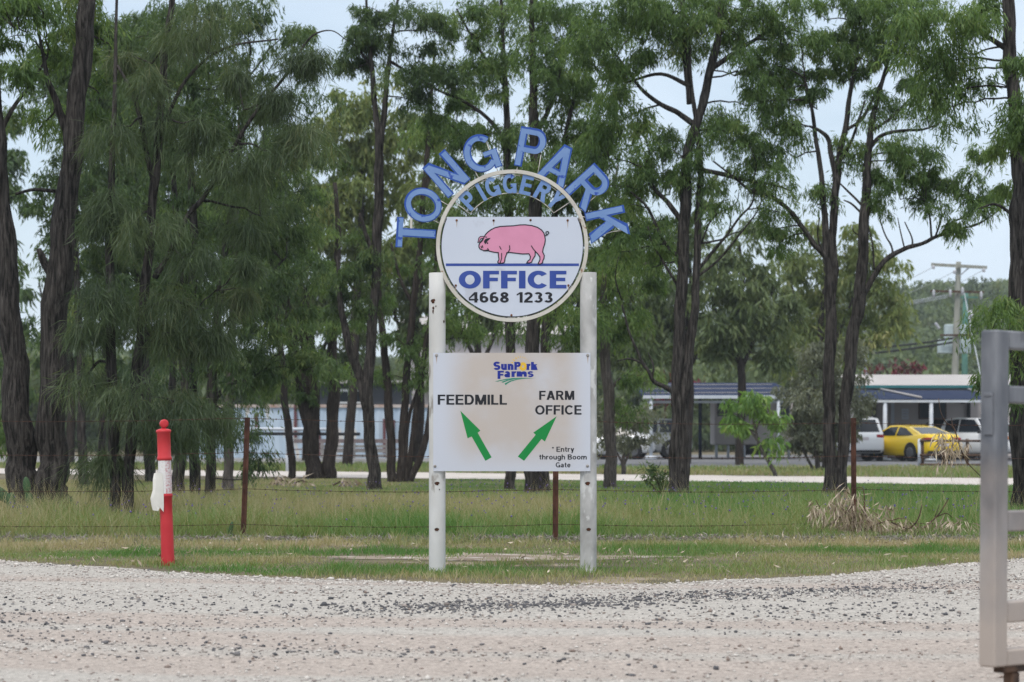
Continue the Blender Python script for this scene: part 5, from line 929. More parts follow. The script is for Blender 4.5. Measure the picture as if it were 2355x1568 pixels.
# carport with caravan
Yc = 103.0; cp = thing('carport', 'open carport with dark sloping roof and white gutter left of the office', 'carport', (px(1640, Yc), Yc, 0))
a0, a1 = px(1478, Yc), px(1835, Yc); zf_, zb_ = pzz(911, Yc), pzz(880, Yc+9)
mb = MB(); mb.add([(a0, Yc, zf_), (a1, Yc, zf_), (a1, Yc+9, zb_), (a0, Yc+9, zb_), (a0, Yc, zf_-.06), (a1, Yc, zf_-.06), (a1, Yc+9, zb_-.06), (a0, Yc+9, zb_-.06)], [(0, 1, 2, 3), (7, 6, 5, 4), (0, 4, 5, 1), (1, 5, 6, 2), (2, 6, 7, 3), (3, 7, 4, 0)])
crf = mb.build('roof', M['sail'], cp)
for q in range(3):
    mb = MB(); t0 = .2+.3*q; mb.tube([(a0+.2, Yc+9*t0, zf_+(zb_-zf_)*t0+.02), (a1-.3, Yc+9*(t0+.03), zf_+(zb_-zf_)*(t0+.03)+.02)], .016, 4); mb.build('roof_rib', M['cream'], crf)
mb = MB(); mb.box(((a0+a1)/2, Yc-.07, zf_-.03), (a1-a0, .12, .14)); mb.build('gutter', M['pipe'], crf)
mb = MB(); mb.box(((a0+a1)/2, Yc+.3, zf_-.24), (a1-a0-.4, .1, .10)); mb.build('beam', M['pipe'], cp)
mb = MB(); mb.box(((a0+a1)/2+2.4, Yc+8.9, zb_/2-.1), (a1-a0-5.2, .08, zb_-.4)); mb.build('shade_backing', M['darkin'], cp)  # near-black sheet: the carport's interior shade is painted into its colour
for x in (1497, 1790, 1610):
    mb = MB(); d = 3.5 if x == 1610 else 0; X = px(x, Yc+d); mb.tube([(X, Yc+d, -.02), (X, Yc+d, zf_-.08)], .075, 8)
    if x == 1497: mb.lathe([(.25, -.02), (.24, .13), (.1, .14)], 12, Matrix.Translation((X, Yc, 0)))
    mb.build('post', M['pipe'] if d == 0 else M['sail'], cp)
Yv = 107.0; cv = thing('caravan', 'beige site cabin raised on short legs under the carport', 'caravan', (px(1730, Yv), Yv, 0))
x0, x1, z0, z1_ = px(1643, Yv), px(1828, Yv), pzz(1023, Yv), pzz(922, Yv)
mb = MB(); mb.box(((x0+x1)/2, Yv+1.2, (z0+z1_)/2), (x1-x0, 2.4, z1_-z0), bev=.04)
for q in range(8): mb.box((x0+.45+q*.45, Yv-.004, (z0+z1_)/2), (.02, .008, z1_-z0-.1))
cb = mb.build('body', M['beige'], cv)
for xx, wd in ((1668, .85), (1735, .8), (1800, .7)):
    mb = MB(); mb.box((px(xx, Yv), Yv-.02, pzz(941, Yv)), (wd, .04, .72)); wf = mb.build('window', M['beige'], cv)
    mb = MB(); mb.box((px(xx, Yv), Yv-.044, pzz(941, Yv)), (wd-.1, .008, .62)); mb.build('pane', M['glass'], wf)
for xx in (1648, 1675, 1712, 1770, 1815):
    mb = MB(); mb.tube([(px(xx, Yv), Yv+.15, -.02), (px(xx, Yv), Yv+.15, z0+.01)], .06, 8); mb.build('leg', M['pipe'], cv)
# rusty rail fence in front of the cars
Yr = 82.0; rf = thing('rail_fence', 'low rusty pipe rail fence in front of the yellow car', 'fence', (px(2170, Yr), Yr, 0))
for x, m_ in ((2114, 'pipe'), (2121, 'rustd'), (2168, 'rustd'), (2224, 'rustd'), (2275, 'rustd')):
    mb = MB(); mb.tube([(px(x, Yr), Yr, -.05), (px(x, Yr), Yr, pzz(1009, Yr))], .055, 8); mb.build('post', M[m_], rf)
for y in (1013, 1046, 1068):
    mb = MB(); mb.tube([(px(2114, Yr), Yr-.08, pzz(y, Yr)), (px(2290, Yr), Yr-.08, pzz(y+1, Yr))], .04, 6); mb.build('rail', M['rustd'], rf)

# ------------------------------------------------------------------ vehicles
M['tyre'] = mat('tyre rubber', (.016, .016, .017), rough=.85); M['rim'] = mat('alloy rim', (.16, .16, .17), rough=.35, metal=.5)
M['tail'] = mat('red tail lamp', (.32, .01, .02), rough=.2); M['plate'] = mat('number plate', (.55, .5, .52), rough=.5); M['trim'] = mat('black trim', (.012, .012, .014), rough=.6)
M['amber'] = mat('amber lamp', (.6, .2, .03), rough=.25); M['lamp'] = mat('clear lamp', (.6, .62, .64), rough=.1, spec=.7)
def car(name, label, cat, loc, rz, paint, kind='sedan'):
    t = thing(name, label, cat, loc, rz)
    if kind == 'sedan':
        st = [(-2.28, .45, .70, .74), (-2.24, .34, 1.02, .84), (-2.1, .27, 1.07, .88), (-1.6, .23, 1.05, .915), (-.9, .2, .98, .915), (0, .2, .955, .915), (1.0, .2, .93, .91), (1.5, .21, .87, .90), (2.0, .25, .78, .87), (2.25, .34, .64, .76)]
        gh = [(-1.95, 1.02), (-.95, 1.35), (-.3, 1.42), (.25, 1.40), (1.15, .93)]; hwb, hwt = .87, .62; wy = (-1.35, 1.4); wr = .335
    else:
        st = [(-2.30, .5, .86, .78), (-2.28, .42, 1.08, .86), (-2.15, .32, 1.14, .90), (-1.6, .28, 1.13, .94), (-.9, .27, 1.11, .945), (0, .27, 1.10, .945), (1.0, .27, 1.09, .94), (1.5, .27, 1.06, .93), (2.05, .32, .98, .90), (2.28, .42, .76, .80)]
        gh = [(-2.2, 1.1), (-1.92, 1.68), (-1.0, 1.75), (.2, 1.72), (1.1, 1.08)]; hwb, hwt = .89, .68; wy = (-1.4, 1.42); wr = .38
    mb = MB(); V = []
    for y, zl_, zt, hw in st:
        zm = zl_+(zt-zl_)*.55
        V += [(-hw*.90, y, zl_), (-hw, y, zl_+.1), (-hw, y, zm), (-hw*.965, y, zt-.05), (-hw*.90, y, zt), (hw*.90, y, zt), (hw*.965, y, zt-.05), (hw, y, zm), (hw, y, zl_+.1), (hw*.90, y, zl_)]
    n = 10; m = len(st); Fc = [(i*n+j, i*n+(j+1) % n, (i+1)*n+(j+1) % n, (i+1)*n+j) for i in range(m-1) for j in range(n)]+[tuple(range(n-1, -1, -1)), tuple((m-1)*n+j for j in range(n))]
    mb.add(V, [f[::-1] for f in Fc], True); body = mb.build('body', paint, t, world=False)
    mb = MB(); ztop = max(z for _, z in gh)
    def hwat(z): return hwb+(hwt-hwb)*(z-.95)/(ztop-.95)
    V = []
    for y, z in gh: V += [(-hwat(z), y, z), (hwat(z), y, z)]
    base = []
    for y, z in gh: base += [(-hwb, y, .9), (hwb, y, .9)]
    nb_ = len(gh); P = V+base; o = 2*nb_
    Fc = [(2*i, 2*i+1, 2*i+3, 2*i+2) for i in range(nb_-1)]+[(o+2*i, 2*i, 2*i+2, o+2*i+2) for i in range(nb_-1)]+[(2*i+1, o+2*i+1, o+2*i+3, 2*i+3) for i in range(nb_-1)]+[(0, o, o+1, 1), (2*nb_-1, o+2*nb_-1, o+2*nb_-2, 2*nb_-2)]
    mb.add(P, Fc); mb.build('cabin', paint, t, world=False)
    def panel(nm, q, m_, k=.86, d=.012, par=t):
        q = [Vector(p) for p in q]; c = sum(q, Vector())/len(q); nn_ = (q[1]-q[0]).cross(q[2]-q[1]).normalized()
        if nn_.dot(c-Vector((0, 0, .7))) < 0: nn_ = -nn_
        b = MB(); b.add([c+(p-c)*k+nn_*d for p in q]+[c+(p-c)*k-nn_*.004 for p in q], [tuple(range(len(q))), tuple(range(2*len(q)-1, len(q)-1, -1))]+[(i, len(q)+i, len(q)+(i+1) % len(q), (i+1) % len(q)) for i in range(len(q))]); return b.build(nm, m_, par, world=False)
    g = gh; L3 = lambda s, y, z: (s*hwat(z), y, z)
    panel('rear_window', [L3(-1, *g[0]), L3(1, *g[0]), L3(1, *g[1]), L3(-1, *g[1])], M['glass'], .84); panel('windscreen', [L3(-1, *g[4]), L3(1, *g[4]), L3(1, *g[3]), L3(-1, *g[3])], M['glass'], .9)
    zb = 1.0 if kind == 'sedan' else 1.14
    for s in (-1, 1):
        ym = (g[1][0]+g[3][0])/2
        e = .1 if kind == 'sedan' else .05
        panel('side_window', [(s*hwat(zb), g[0][0]+.35+e, zb), (s*hwat(zb), ym-.03, zb), (s*hwat(g[2][1]-.05), ym-.03, g[2][1]-.06), (s*hwat(g[1][1]-.05), g[1][0]+.12, g[1][1]-.06)], M['glass'], .97)
        panel('side_window', [(s*hwat(zb), ym+.05, zb), (s*hwat(zb), g[4][0]-.2, zb), (s*hwat(g[3][1]-.06), g[3][0]-.05, g[3][1]-.06), (s*hwat(g[2][1]-.05), ym+.05, g[2][1]-.06)], M['glass'], .97)
        b = MB(); zt = .86 if kind == 'sedan' else .98
        b.box((s*(.68 if kind == 'sedan' else .70), -2.27, zt), (.34 if kind == 'sedan' else .26, .05, .13), bev=.012); b.box((s*.84, -2.18, zt), (.07, .2, .12)); b.build('tail_light', M['tail'], t, world=False)
        b = MB(); b.box((s*.66, 2.2, .68 if kind == 'sedan' else .86), (.3, .1, .14), bev=.02); b.build('headlight', M['lamp'], t, world=False)
        b = MB(); b.box((s*.985, .85, zb+.02), (.16, .1, .14), bev=.02); b.build('mirror', M['trim'], t, world=False)
        for y in wy:
            b = MB(); MR = Matrix.Translation((s*(.905 if kind == 'sedan' else .935), y, wr)) @ Matrix.Rotation(R(90*s), 4, 'Y')
            b.lathe([(wr*.6, -.2), (wr*.98, -.19), (wr, -.15), (wr, .0), (wr*.94, .028), (wr*.68, .03)], 24, MR); wh = b.build('wheel', M['tyre'], t, world=False)
            b = MB(); b.lathe([(wr*.66, .02), (wr*.64, .036), (wr*.5, .03), (wr*.2, .04)], 18, MR)
            for q in range(5):
                a = q*2*math.pi/5; b.add([MR @ Vector((wr*(.15*math.cos(a)-.07*math.sin(a)), wr*(.15*math.sin(a)+.07*math.cos(a)), .044)), MR @ Vector((wr*(.6*math.cos(a)-.05*math.sin(a)), wr*(.6*math.sin(a)+.05*math.cos(a)), .044)), MR @ Vector((wr*(.6*math.cos(a)+.05*math.sin(a)), wr*(.6*math.sin(a)-.05*math.cos(a)), .044)), MR @ Vector((wr*(.15*math.cos(a)+.07*math.sin(a)), wr*(.15*math.sin(a)-.07*math.cos(a)), .044))], [(0, 1, 2, 3), (3, 2, 1, 0)])
            b.build('rim', M['rim'], wh, world=False)
            b = MB(); MA = Matrix.Translation((s*(.915 if kind == 'sedan' else .945), y, wr+.02)) @ Matrix.Rotation(R(90*s), 4, 'Y')
            b.lathe([(wr*1.16, -.05), (wr*1.16, .004), (wr*1.0, .006)], 24, MA); b.build('wheel_arch', M['trim'], t, world=False)
    b = MB(); b.box((0, -2.29, .52), (.52, .03, .12) if kind == 'sedan' else (.52, .03, .12)); b.v = [v+Vector((0, 0, .12 if kind == 'sedan' else .36)) for v in b.v]; b.build('number_plate', M['plate'], t, world=False)
    b = MB(); b.box((0, -2.2, .34 if kind == 'sedan' else .42), (1.5, .16, .16), bev=.03); b.build('rear_bumper', M['trim'], t, world=False)
    return t
M['yellow'] = mat('bright yellow car paint', (.86, .585, .014), rough=.25, coat=.6); M['carwhite'] = mat('white car paint', (.74, .75, .77), rough=.25, coat=.6); M['cargrey'] = mat('grey car paint', (.33, .34, .345), rough=.35, coat=.4); M['carblack'] = mat('black car paint', (.015, .016, .02), rough=.25, coat=.6)
def put(x, yb_): Y = gy(yb_); return (px(x, Y), Y, 0)
c_ = put(2094, 1059.5); car('sedan', 'bright yellow sedan parked between the white SUV and the white four-wheel drive', 'car', (c_[0], c_[1]+.9, 0), R(29), M['yellow'])
c_ = put(1975, 1059.5); car('suv', 'white SUV parked with its red tail lamps towards the road', 'car', (c_[0], c_[1]+2.2, 0), R(3), M['carwhite'], 'suv')
c_ = put(2262, 1058); s4 = car('four_wheel_drive', 'white four-wheel drive facing the road behind the hanging dead leaves', 'car', (c_[0]+.35, c_[1]+1.2, 0), R(205), M['carwhite'], 'suv')
b = MB(); b.box((.62, 2.27, .92), (.12, .06, .14)); b.build('indicator', M['amber'], s4, world=False)
car('hatchback', 'black car parked deep under the office awning behind the yellow sedan', 'car', (px(2160, 109), 109.5, 0), R(75), M['carblack'], 'suv')
c_ = put(1448, 1053); car('station_wagon', 'grey wagon side-on under the left end of the carport', 'car', (c_[0]+.2, 104.8, 0), R(90), M['cargrey'], 'suv')
car('hatchback', 'white car glimpsed behind the low grey-green bush', 'car', (px(1392, 104), 104.6, 0), R(80), M['carwhite'], 'sedan')

# ------------------------------------------------------------------ poles and mast
M['timber'] = mat('weathered timber pole', (.22, .225, .195), (.33, .33, .29), scale=5, rough=.85, stretch=(1, 1, .15)); M['tgreen'] = mat('green treated pole', (.06, .15, .12), (.09, .2, .16), scale=4, rough=.85); M['transf'] = mat('pale transformer case', (.42, .5, .52), (.48, .555, .57), scale=3, rough=.55)
M['insul'] = mat('glazed insulator', (.5, .5, .54), rough=.2); M['cable'] = mat('black cable', (.02, .02, .022), rough=.7); M['thin'] = mat('aluminium wire', (.42, .45, .48), rough=.6)
Yp = 140.0; P3 = lambda x, y, d=0: Vector((px(x, Yp+d), Yp+d, pzz(y, Yp+d)))
pole = thing('power_pole', 'grey timber power pole with two crossarms and a transformer', 'power pole', (px(2190, Yp), Yp, 0))
mb = MB(); a, b_ = P3(2190, HY+H*F/Yp+3), P3(2204, 602); mb.tube([a.lerp(b_, t) for t in np.linspace(0, 1, 6)], [.23, .22, .205, .19, .17, .15], 12); mb.build('pole', M['timber'], pole)
mb = MB(); a, b_ = P3(2141, 608, -.3), P3(2269, 615, -.3); mb.box((a+b_)/2, ((b_-a).length, .14, .17), Matrix.Rotation(math.atan2(b_.z-a.z, b_.x-a.x)*-1, 3, 'Y')); mb.build('crossarm', M['timber'], pole)
mb = MB(); a, b_ = P3(2139, 669, -.3), P3(2262, 672, -.3); mb.box((a+b_)/2, ((b_-a).length, .12, .12), Matrix.Rotation(-math.atan2(b_.z-a.z, b_.x-a.x), 3, 'Y')); mb.build('crossarm', M['rustd'], pole)
mb = MB(); mb.tube([P3(2206, 634, -.25), P3(2232, 612, -.25)], .04, 6); mb.build('brace', M['pipe'], pole)
for x, y, hgt in ((2147, 664, 18), (2185, 664, 17), (2213, 664, 12), (2256, 666, 20)):
    mb = MB(); a = P3(x, y, -.4); mb.lathe([(.03, -.05), (.1, -.03), (.05, .05)]+[(r, .05+i*.06) for i, r in enumerate((.1, .055, .1, .055, .1, .05, .03))], 10, Matrix.Translation(a-Vector((0, 0, hgt*Yp/F)))); mb.build('insulator', M['insul'], pole)
for x, y in ((2146, 613), (2195, 624), (2262, 620)):
    mb = MB(); a = P3(x, y, -.35); mb.lathe([(.04, -.14), (.11, -.1), (.07, -.05), (.11, 0), (.05, .08)], 10, Matrix.Translation(a)); mb.build('insulator', M['insul'], pole)
for n_, (x0, y0_, x1, y1_) in enumerate(((2172, 746, 2222, 778), (2156, 780, 2229, 813))):
    mb = MB(); a, b_ = P3(x0, y1_, .55), P3(x1, y0_, .55); c = (a+b_)/2; mb.box((c.x, Yp+.5-.05*n_, c.z), (b_.x-a.x, .62, b_.z-a.z), bev=.04)
    for q in range(5): mb.box((a.x+(b_.x-a.x)*(.12+.19*q), Yp+.17-.05*n_, c.z), (.03, .05, (b_.z-a.z)*.8))
    mb.build('transformer', M['transf'], pole)
mb = MB(); a, b_ = P3(2162, 768, -.28), P3(2231, 773, -.28); mb.box((a+b_)/2, ((b_-a).length, .12, .11)); mb.build('mounting_arm', M['rustd'], pole)
for a, b_ in (((2150, 742), (2160, 756)), ((2240, 749), (2229, 760))):
    mb = MB(); A_, B_ = P3(*b_, .4), P3(*a, .4); mb.tube([A_.lerp(B_, t) for t in np.linspace(0, 1, 9)], [.06, .11, .06, .11, .06, .11, .06, .11, .04], 8); mb.build('bushing', M['insul'], pole)
def sagline(a, b_, sag, r, m_, nm, par):
    mb = MB(); mb.tube([a.lerp(b_, t)-Vector((0, 0, sag*4*t*(1-t))) for t in np.linspace(0, 1, 14)], r, 4, cap=False); return mb.build(nm, m_, par)
for dy in (0, 9): sagline(P3(2190, 778+dy, -.3), Vector((px(1500, 125), 125, pzz(800+dy*2, 125))), .5, .055, M['cable'], 'service_cable', pole)
for dy in (0, 3, 6): sagline(P3(2180, 678+dy, -.2), Vector((px(1400, 220), 220, pzz(715+dy*3, 220))), 1.0, .022, M['thin'], 'power_line', pole)
for x, y in ((2146, 614), (2195, 624), (2262, 620)): sagline(P3(x, y, -.35), Vector((px(x-420, 190), 190, pzz(720+(x-2146)*.2, 190))), 1.0, .016, M['thin'], 'power_line', pole)
sagline(P3(2216, 668, -.1), Vector((px(2262, 128), 128, pzz(900, 128))), 0, .03, M['thin'], 'stay_wire', pole)
mb = MB(); a, b_ = P3(2231, 715, -.6), P3(2236, 730, -.8); mb.tube([a, b_], .09, 8); mb.build('stay_insulator', M['insul'], pole)
Yq = 158.0; p2 = thing('power_pole', 'green treated pole standing just behind the transformer pole', 'power pole', (px(2218, Yq), Yq, 0))
mb = MB(); mb.tube([(px(2216, Yq), Yq, -.05), (px(2220, Yq), Yq, pzz(672, Yq))], [.24, .17], 12); mb.build('pole', M['tgreen'], p2)
mb = MB(); mb.box((px(2220, Yq), Yq-.2, pzz(684, Yq)), (1.5, .12, .12)); mb.build('crossarm', M['tgreen'], p2)
Ym = 170.0; mast = thing('mast', 'slim pale twin-leg steel mast with a drum on top behind the three-stemmed tree', 'mast', (px(1986, Ym), Ym, 0))
for x in (1982, 1990):
    mb = MB(); mb.tube([(px(x, Ym), Ym, -.05), (px(x+12 if x == 1982 else x+8, Ym), Ym, pzz(366, Ym))], .09, 8); mb.build('leg', M['pipe'], mast)
for q in range(14):
    mb = MB(); z = 1.2+q*1.25; t = z/20; mb.tube([(px(1982+12*t, Ym), Ym, z), (px(1990+8*t, Ym), Ym, z+.5)], .035, 5); mb.build('rung', M['pipe'], mast)
mb = MB(); mb.lathe([(.1, -.6), (.55, -.5), (.62, 0), (.55, .45), (.1, .6)], 16, Matrix.Translation((px(2004, Ym), Ym-.2, pzz(390, Ym)))); mb.build('drum', M['thin'], mast)

# ------------------------------------------------------------------ left-hand yard
M['corr'] = mat('pale blue corrugated sheet', (.34, .44, .55), (.46, .55, .64), scale=1.2, rough=.6, c3=(.55, .52, .48), s3=2.2, t3=.6, stretch=(1, 1, .25)); M['maroon'] = mat('maroon post', (.12, .045, .05), rough=.7); M['wood'] = mat('weathered table timber', (.16, .125, .125), (.24, .2, .2), scale=4, rough=.85); M['greywood'] = mat('grey pallet timber', (.2, .19, .185), (.3, .29, .28), scale=4, rough=.9)
Yf = 110.0; cf = thing('corrugated_fence', 'pale blue corrugated iron yard fence with a rusty top edge', 'fence', (px(740, Yf), Yf, 0))
mb = MB(); x0, x1 = px(430, Yf), px(1010, Yf); zt = pzz(936, Yf); nn = int((x1-x0)/.16); V = []
for i in range(nn+1):
    x = x0+(x1-x0)*i/nn; y = Yf+(.05 if i % 2 else 0); V += [(x, y, -.03), (x, y, zt), (x, y+.012, -.03), (x, y+.012, zt)]
mb.add(V, [f for i in range(nn) for f in ((i*4, i*4+4, i*4+5, i*4+1), (i*4+2, i*4+3, i*4+7, i*4+6), (i*4+1, i*4+5, i*4+7, i*4+3))]); mb.build('sheeting', M['corr'], cf)
mb = MB(); mb.box(((x0+x1)/2, Yf+.02, zt+.05), (x1-x0, .16, .14)); mb.build('capping', mat('rusty cream capping', (.5, .46, .43), (.36, .24, .19), scale=2, rough=.8), cf)
for x, ya, yb_ in ((590, 950, 1010), (680, 930, 1006), (884, 963, 1042), (905, 965, 1030), (570, 1000, 1046), (735, 1000, 1046)):
    mb = MB(); mb.box((px(x, Yf), Yf-.08, (pzz(ya, Yf)+pzz(yb_, Yf))/2), (.13, .1, pzz(ya, Yf)-pzz(yb_, Yf))); mb.build('post', M['maroon'], cf)
Yh = 124.0; hut = thing('shed', 'dark shed with a white window frame rising behind the blue fence', 'shed', (px(800, Yh), Yh, 0))
x0, x1 = px(715, Yh), px(940, Yh); zt = pzz(882, Yh)
mb = MB(); mb.box(((x0+x1)/2, Yh+2, zt/2), (x1-x0, 4, zt)); hw_ = mb.build('wall', mat('dark shed wall', (.035, .04, .05), (.055, .06, .07), scale=.8, rough=.8), hut)
mb = MB(); mb.box(((x0+x1)/2, Yh+1.9, zt+.08), (x1-x0+.7, 4.8, .15)); mb.build('roof', M['cream'], hut)
mb = MB(); X = px(803, Yh); mb.box((X, Yh-.04, pzz(911, Yh)), (1.5, .08, .74)); wf = mb.build('window', M['white'], hut)
for s in (-1, 1):
    mb = MB(); mb.box((X+.34*s, Yh-.085, pzz(912, Yh)), (.56, .01, .52)); mb.build('pane', M['glass'], wf)
Ys = 150.0; sh = thing('shed', 'large pale pink-grey shed far behind the roundel', 'shed', (px(1110, Ys), Ys, 0))
x0, x1 = px(930, Ys), px(1290, Ys); zt = pzz(770, Ys); mb = MB(); mb.box(((x0+x1)/2, Ys+6, zt/2), (x1-x0, 12, zt))
for q in range(18): mb.box((x0+.3+q*(x1-x0)/18, Ys-.02, zt/2), (.05, .04, zt-.2))
mb.build('wall', mat('pale shed sheet', (.40, .37, .385), (.47, .43, .44), scale=.6, rough=.7), sh)
mb = MB(); zr = pzz(715, Ys); mb.add([(x0-.5, Ys-.5, zt+.02), (x1+.5, Ys-.5, zt+.02), (x1+.5, Ys+6, zr), (x0-.5, Ys+6, zr), (x0-.5, Ys+12.5, zt+.02), (x1+.5, Ys+12.5, zt+.02)], [(0, 1, 2, 3), (3, 2, 5, 4), (0, 3, 4), (1, 5, 2)]); mb.build('roof', M['cream'], sh)
Yt = 99.0; pt = thing('picnic_table', 'long weathered picnic table in front of the blue fence', 'table', (px(800, Yt), Yt, 0))
x0, x1 = px(678, Yt), px(925, Yt); zt = pzz(1009, Yt)
mb = MB()
for q in range(5): mb.box(((x0+x1)/2, Yt-.4+q*.2, zt-.03), (x1-x0, .185, .05))
mb.box(((x0+x1)/2, Yt-.47, zt-.09), (x1-x0, .04, .16)); mb.box(((x0+x1)/2, Yt, zt-.11), (x1-x0-.2, .86, .1)); mb.build('table_top', M['wood'], pt)
for x in (700, 905, 800):
    for s in (-1, 1):
        mb = MB(); X = px(x, Yt); mb.tube([(X, Yt+s*.3, zt-.09), (X, Yt+s*.62, -.02)], .05, 6); mb.build('leg', M['rustd'], pt)
for s in (-1, 1):
    mb = MB(); mb.box(((x0+x1)/2, Yt+s*.85, .44), (x1-x0, .28, .05)); mb.build('bench', M['wood'], pt)
Yw = 96.0; pa = thing('timber_hurdle', 'grey timber rail hurdle lying against the picnic table', 'hurdle', (px(815, Yw), Yw, 0))
for y in (1026, 1037, 1048):
    mb = MB(); mb.box((px(815, Yw), Yw, pzz(y, Yw)), (px(895, Yw)-px(737, Yw), .05, .11)); mb.build('rail', M['greywood'], pa)
for x in (742, 800, 815, 890):
    mb = MB(); mb.box((px(x, Yw), Yw-.06, pzz(1036, Yw)), (.1, .06, .62)); mb.build('upright', M['greywood'], pa)
Yz = 104.0; pr = thing('pipe_rail', 'pale grey pipe rail standing before the blue fence', 'rail', (px(640, Yz), Yz, 0))
for y, m_, xe in ((986, 'pipe', 762), (997, 'trim', 828)):
    mb = MB(); mb.tube([(px(560, Yz), Yz, pzz(y, Yz)), (px(xe, Yz), Yz, pzz(y+1, Yz))], .07, 8); mb.build('rail', M[m_], pr)
for x in (572, 660, 755):
    mb = MB(); mb.tube([(px(x, Yz), Yz+.09, -.03), (px(x, Yz), Yz+.09, pzz(985, Yz))], .06, 8); mb.build('post', M['pipe'], pr)
Yk = 69.5; sp = thing('marker_post', 'short pale grey post on the lawn beyond the lane', 'post', (px(667, Yk), Yk, 0))
mb = MB(); mb.lathe([(.125, -.05), (.125, .46), (.12, .49), (.05, .5)], 14, Matrix.Translation((px(667, Yk), Yk, 0))); mb.build('shaft', M['pipe'], sp)

# ------------------------------------------------------------------ dead branches, litter, small plants
def deadbranch(label, Y, sticks, blobs, seed, Ln=.12, Wd=.0135, rs_=.12, group=None, dens=1.0, leaf='leaf_dead', name='dead_branch', cat='branch', droop=1.0, bark='rustd'):
    rg = np.random.RandomState(seed); o = at(sticks[0][0][0], sticks[0][0][1], Y); root = thing(name, label, cat, (o.x, Y, max(0, o.z if name == 'dead_branch' and o.z > .3 else 0)), group=group); mb = MB(); k = Y/F
    for st in sticks:
        S = smooth_path([(*at(q[0], q[1], Y+(q[3] if len(q) > 3 else 0)), q[2]*k/2*(.55 if name == 'dead_branch' else 1)) for q in st], 4); mb.tube([s[:3] for s in S], [max(s[3], .0025) for s in S], 6)
    mb.build('stem', M[bark], root); VV, FF, TT = [], [], []; of = 0
    for x, y, rx, ry in blobs:
        c = np.array(at(x, y, Y)); m = max(2, int(rx*ry*k*k/(rs_**2)*2.6*dens)); q = rg.normal(0, .55, (m, 3))*np.array([rx*k, rx*k*.6, ry*k]); C = c+q; C[:, 2] = np.maximum(C[:, 2], .08)
        V, Fc, T = spray(rg, C, rs_*rg.uniform(.7, 1.3, m), 7, 4, Ln, Wd, droop); V[:, 2] = np.maximum(V[:, 2], -.02); VV.append(V); FF.append(Fc+of); TT.append(T*1.1); of += len(V)
    link('leaves', npmesh('leaves', np.concatenate(VV)-np.array(root.location), np.concatenate(FF), np.clip(np.concatenate(TT), 0, 1)), M[leaf], root); return root
deadbranch('heap of dead brown leafy branches caught in the fence at the right picket', 24.7, [[(1880, 1225, 8), (1930, 1190, 7), (1970, 1150, 5), (1945, 1130, 3)], [(1900, 1230, 7), (1890, 1180, 5), (1876, 1150, 3)], [(2010, 1230, 8), (1990, 1180, 6), (1985, 1125, 4), (1966, 1122, 3)], [(1940, 1235, 6), (2030, 1200, 5), (2060, 1195, 3)]],
           [(1890, 1180, 34, 30), (1940, 1160, 40, 40), (1990, 1175, 36, 34), (1915, 1150, 24, 20), (1900, 1215, 50, 22), (1975, 1200, 46, 34), (2010, 1215, 50, 26), (1950, 1225, 60, 16), (1950, 1135, 20, 12), (2045, 1215, 40, 22), (2020, 1190, 30, 26), (2070, 1228, 40, 14), (1870, 1225, 26, 14)], 61, rs_=.14, dens=1.7, droop=1.6)
deadbranch('smaller heap of dead leaves with a dark forked stick beside the gate', 24.6, [[(2060, 1228, 8), (2090, 1215, 7), (2110, 1195, 6), (2120, 1160, 5)], [(2085, 1215, 6), (2050, 1200, 5), (2070, 1190, 3)], [(2110, 1225, 9), (2140, 1200, 8), (2160, 1180, 6), (2182, 1145, 4)], [(2150, 1190, 5), (2175, 1180, 4), (2190, 1190, 3)], [(2150, 1188, 4), (2160, 1160, 3)]],
           [(2130, 1220, 36, 18), (2165, 1200, 36, 32), (2190, 1210, 26, 30), (2100, 1230, 30, 10), (2215, 1225, 20, 14)], 62, rs_=.14, dens=1.9, droop=1.6)
deadbranch('dry straw-coloured leaf spray hanging from the top fence wire', 24.9, [[(2158, 916, 3), (2164, 950, 3.5), (2176, 972, 4), (2192, 982, 5), (2205, 1020, 6), (2222, 1060, 5), (2256, 1096, 4)], [(2190, 985, 4), (2188, 960, 3)]],
           [(2186, 1000, 15, 12), (2180, 1025, 22, 20), (2172, 1045, 20, 16), (2205, 1030, 12, 18)], 63, rs_=.11, Ln=.12, dens=1.5)
for q, (x, yb_, lab) in enumerate(((648, 1110, 'straw-coloured clump of dead grass below the leaning slim trunk'), (692, 1111, 'straw-coloured clump of dead grass in front of the V-shaped trunks'), (786, 1112, 'straw-coloured clump of dead grass just left of the forked tree'))):
    Y = gy(yb_+6); deadbranch(lab, Y, [[(x-20, yb_+4, 4), (x, yb_-6, 3), (x+15, yb_-2, 2)]], [(x, yb_-2, 36 if q < 2 else 50, 9)], 70+q, Ln=.3, Wd=.045, rs_=.2, name='dead_grass_clump', cat='dead grass', group='dead grass clumps', dens=1.2)
deadbranch('upright dark green shrub at the foot of the tall double-stemmed tree', 38.4, [[(1522, 1150, 5), (1515, 1115, 4), (1495, 1085, 3)], [(1524, 1150, 5), (1524, 1110, 4), (1530, 1080, 3)], [(1520, 1150, 4), (1500, 1115, 3), (1482, 1105, 2)]],
           [(1510, 1105, 22, 18), (1528, 1100, 16, 22), (1490, 1100, 12, 9), (1500, 1085, 10, 9), (1515, 1125, 18, 12)], 81, Ln=.11, Wd=.02, rs_=.12, leaf='leaf_dark', name='shrub', cat='bush', droop=-1.5, dens=2.6)
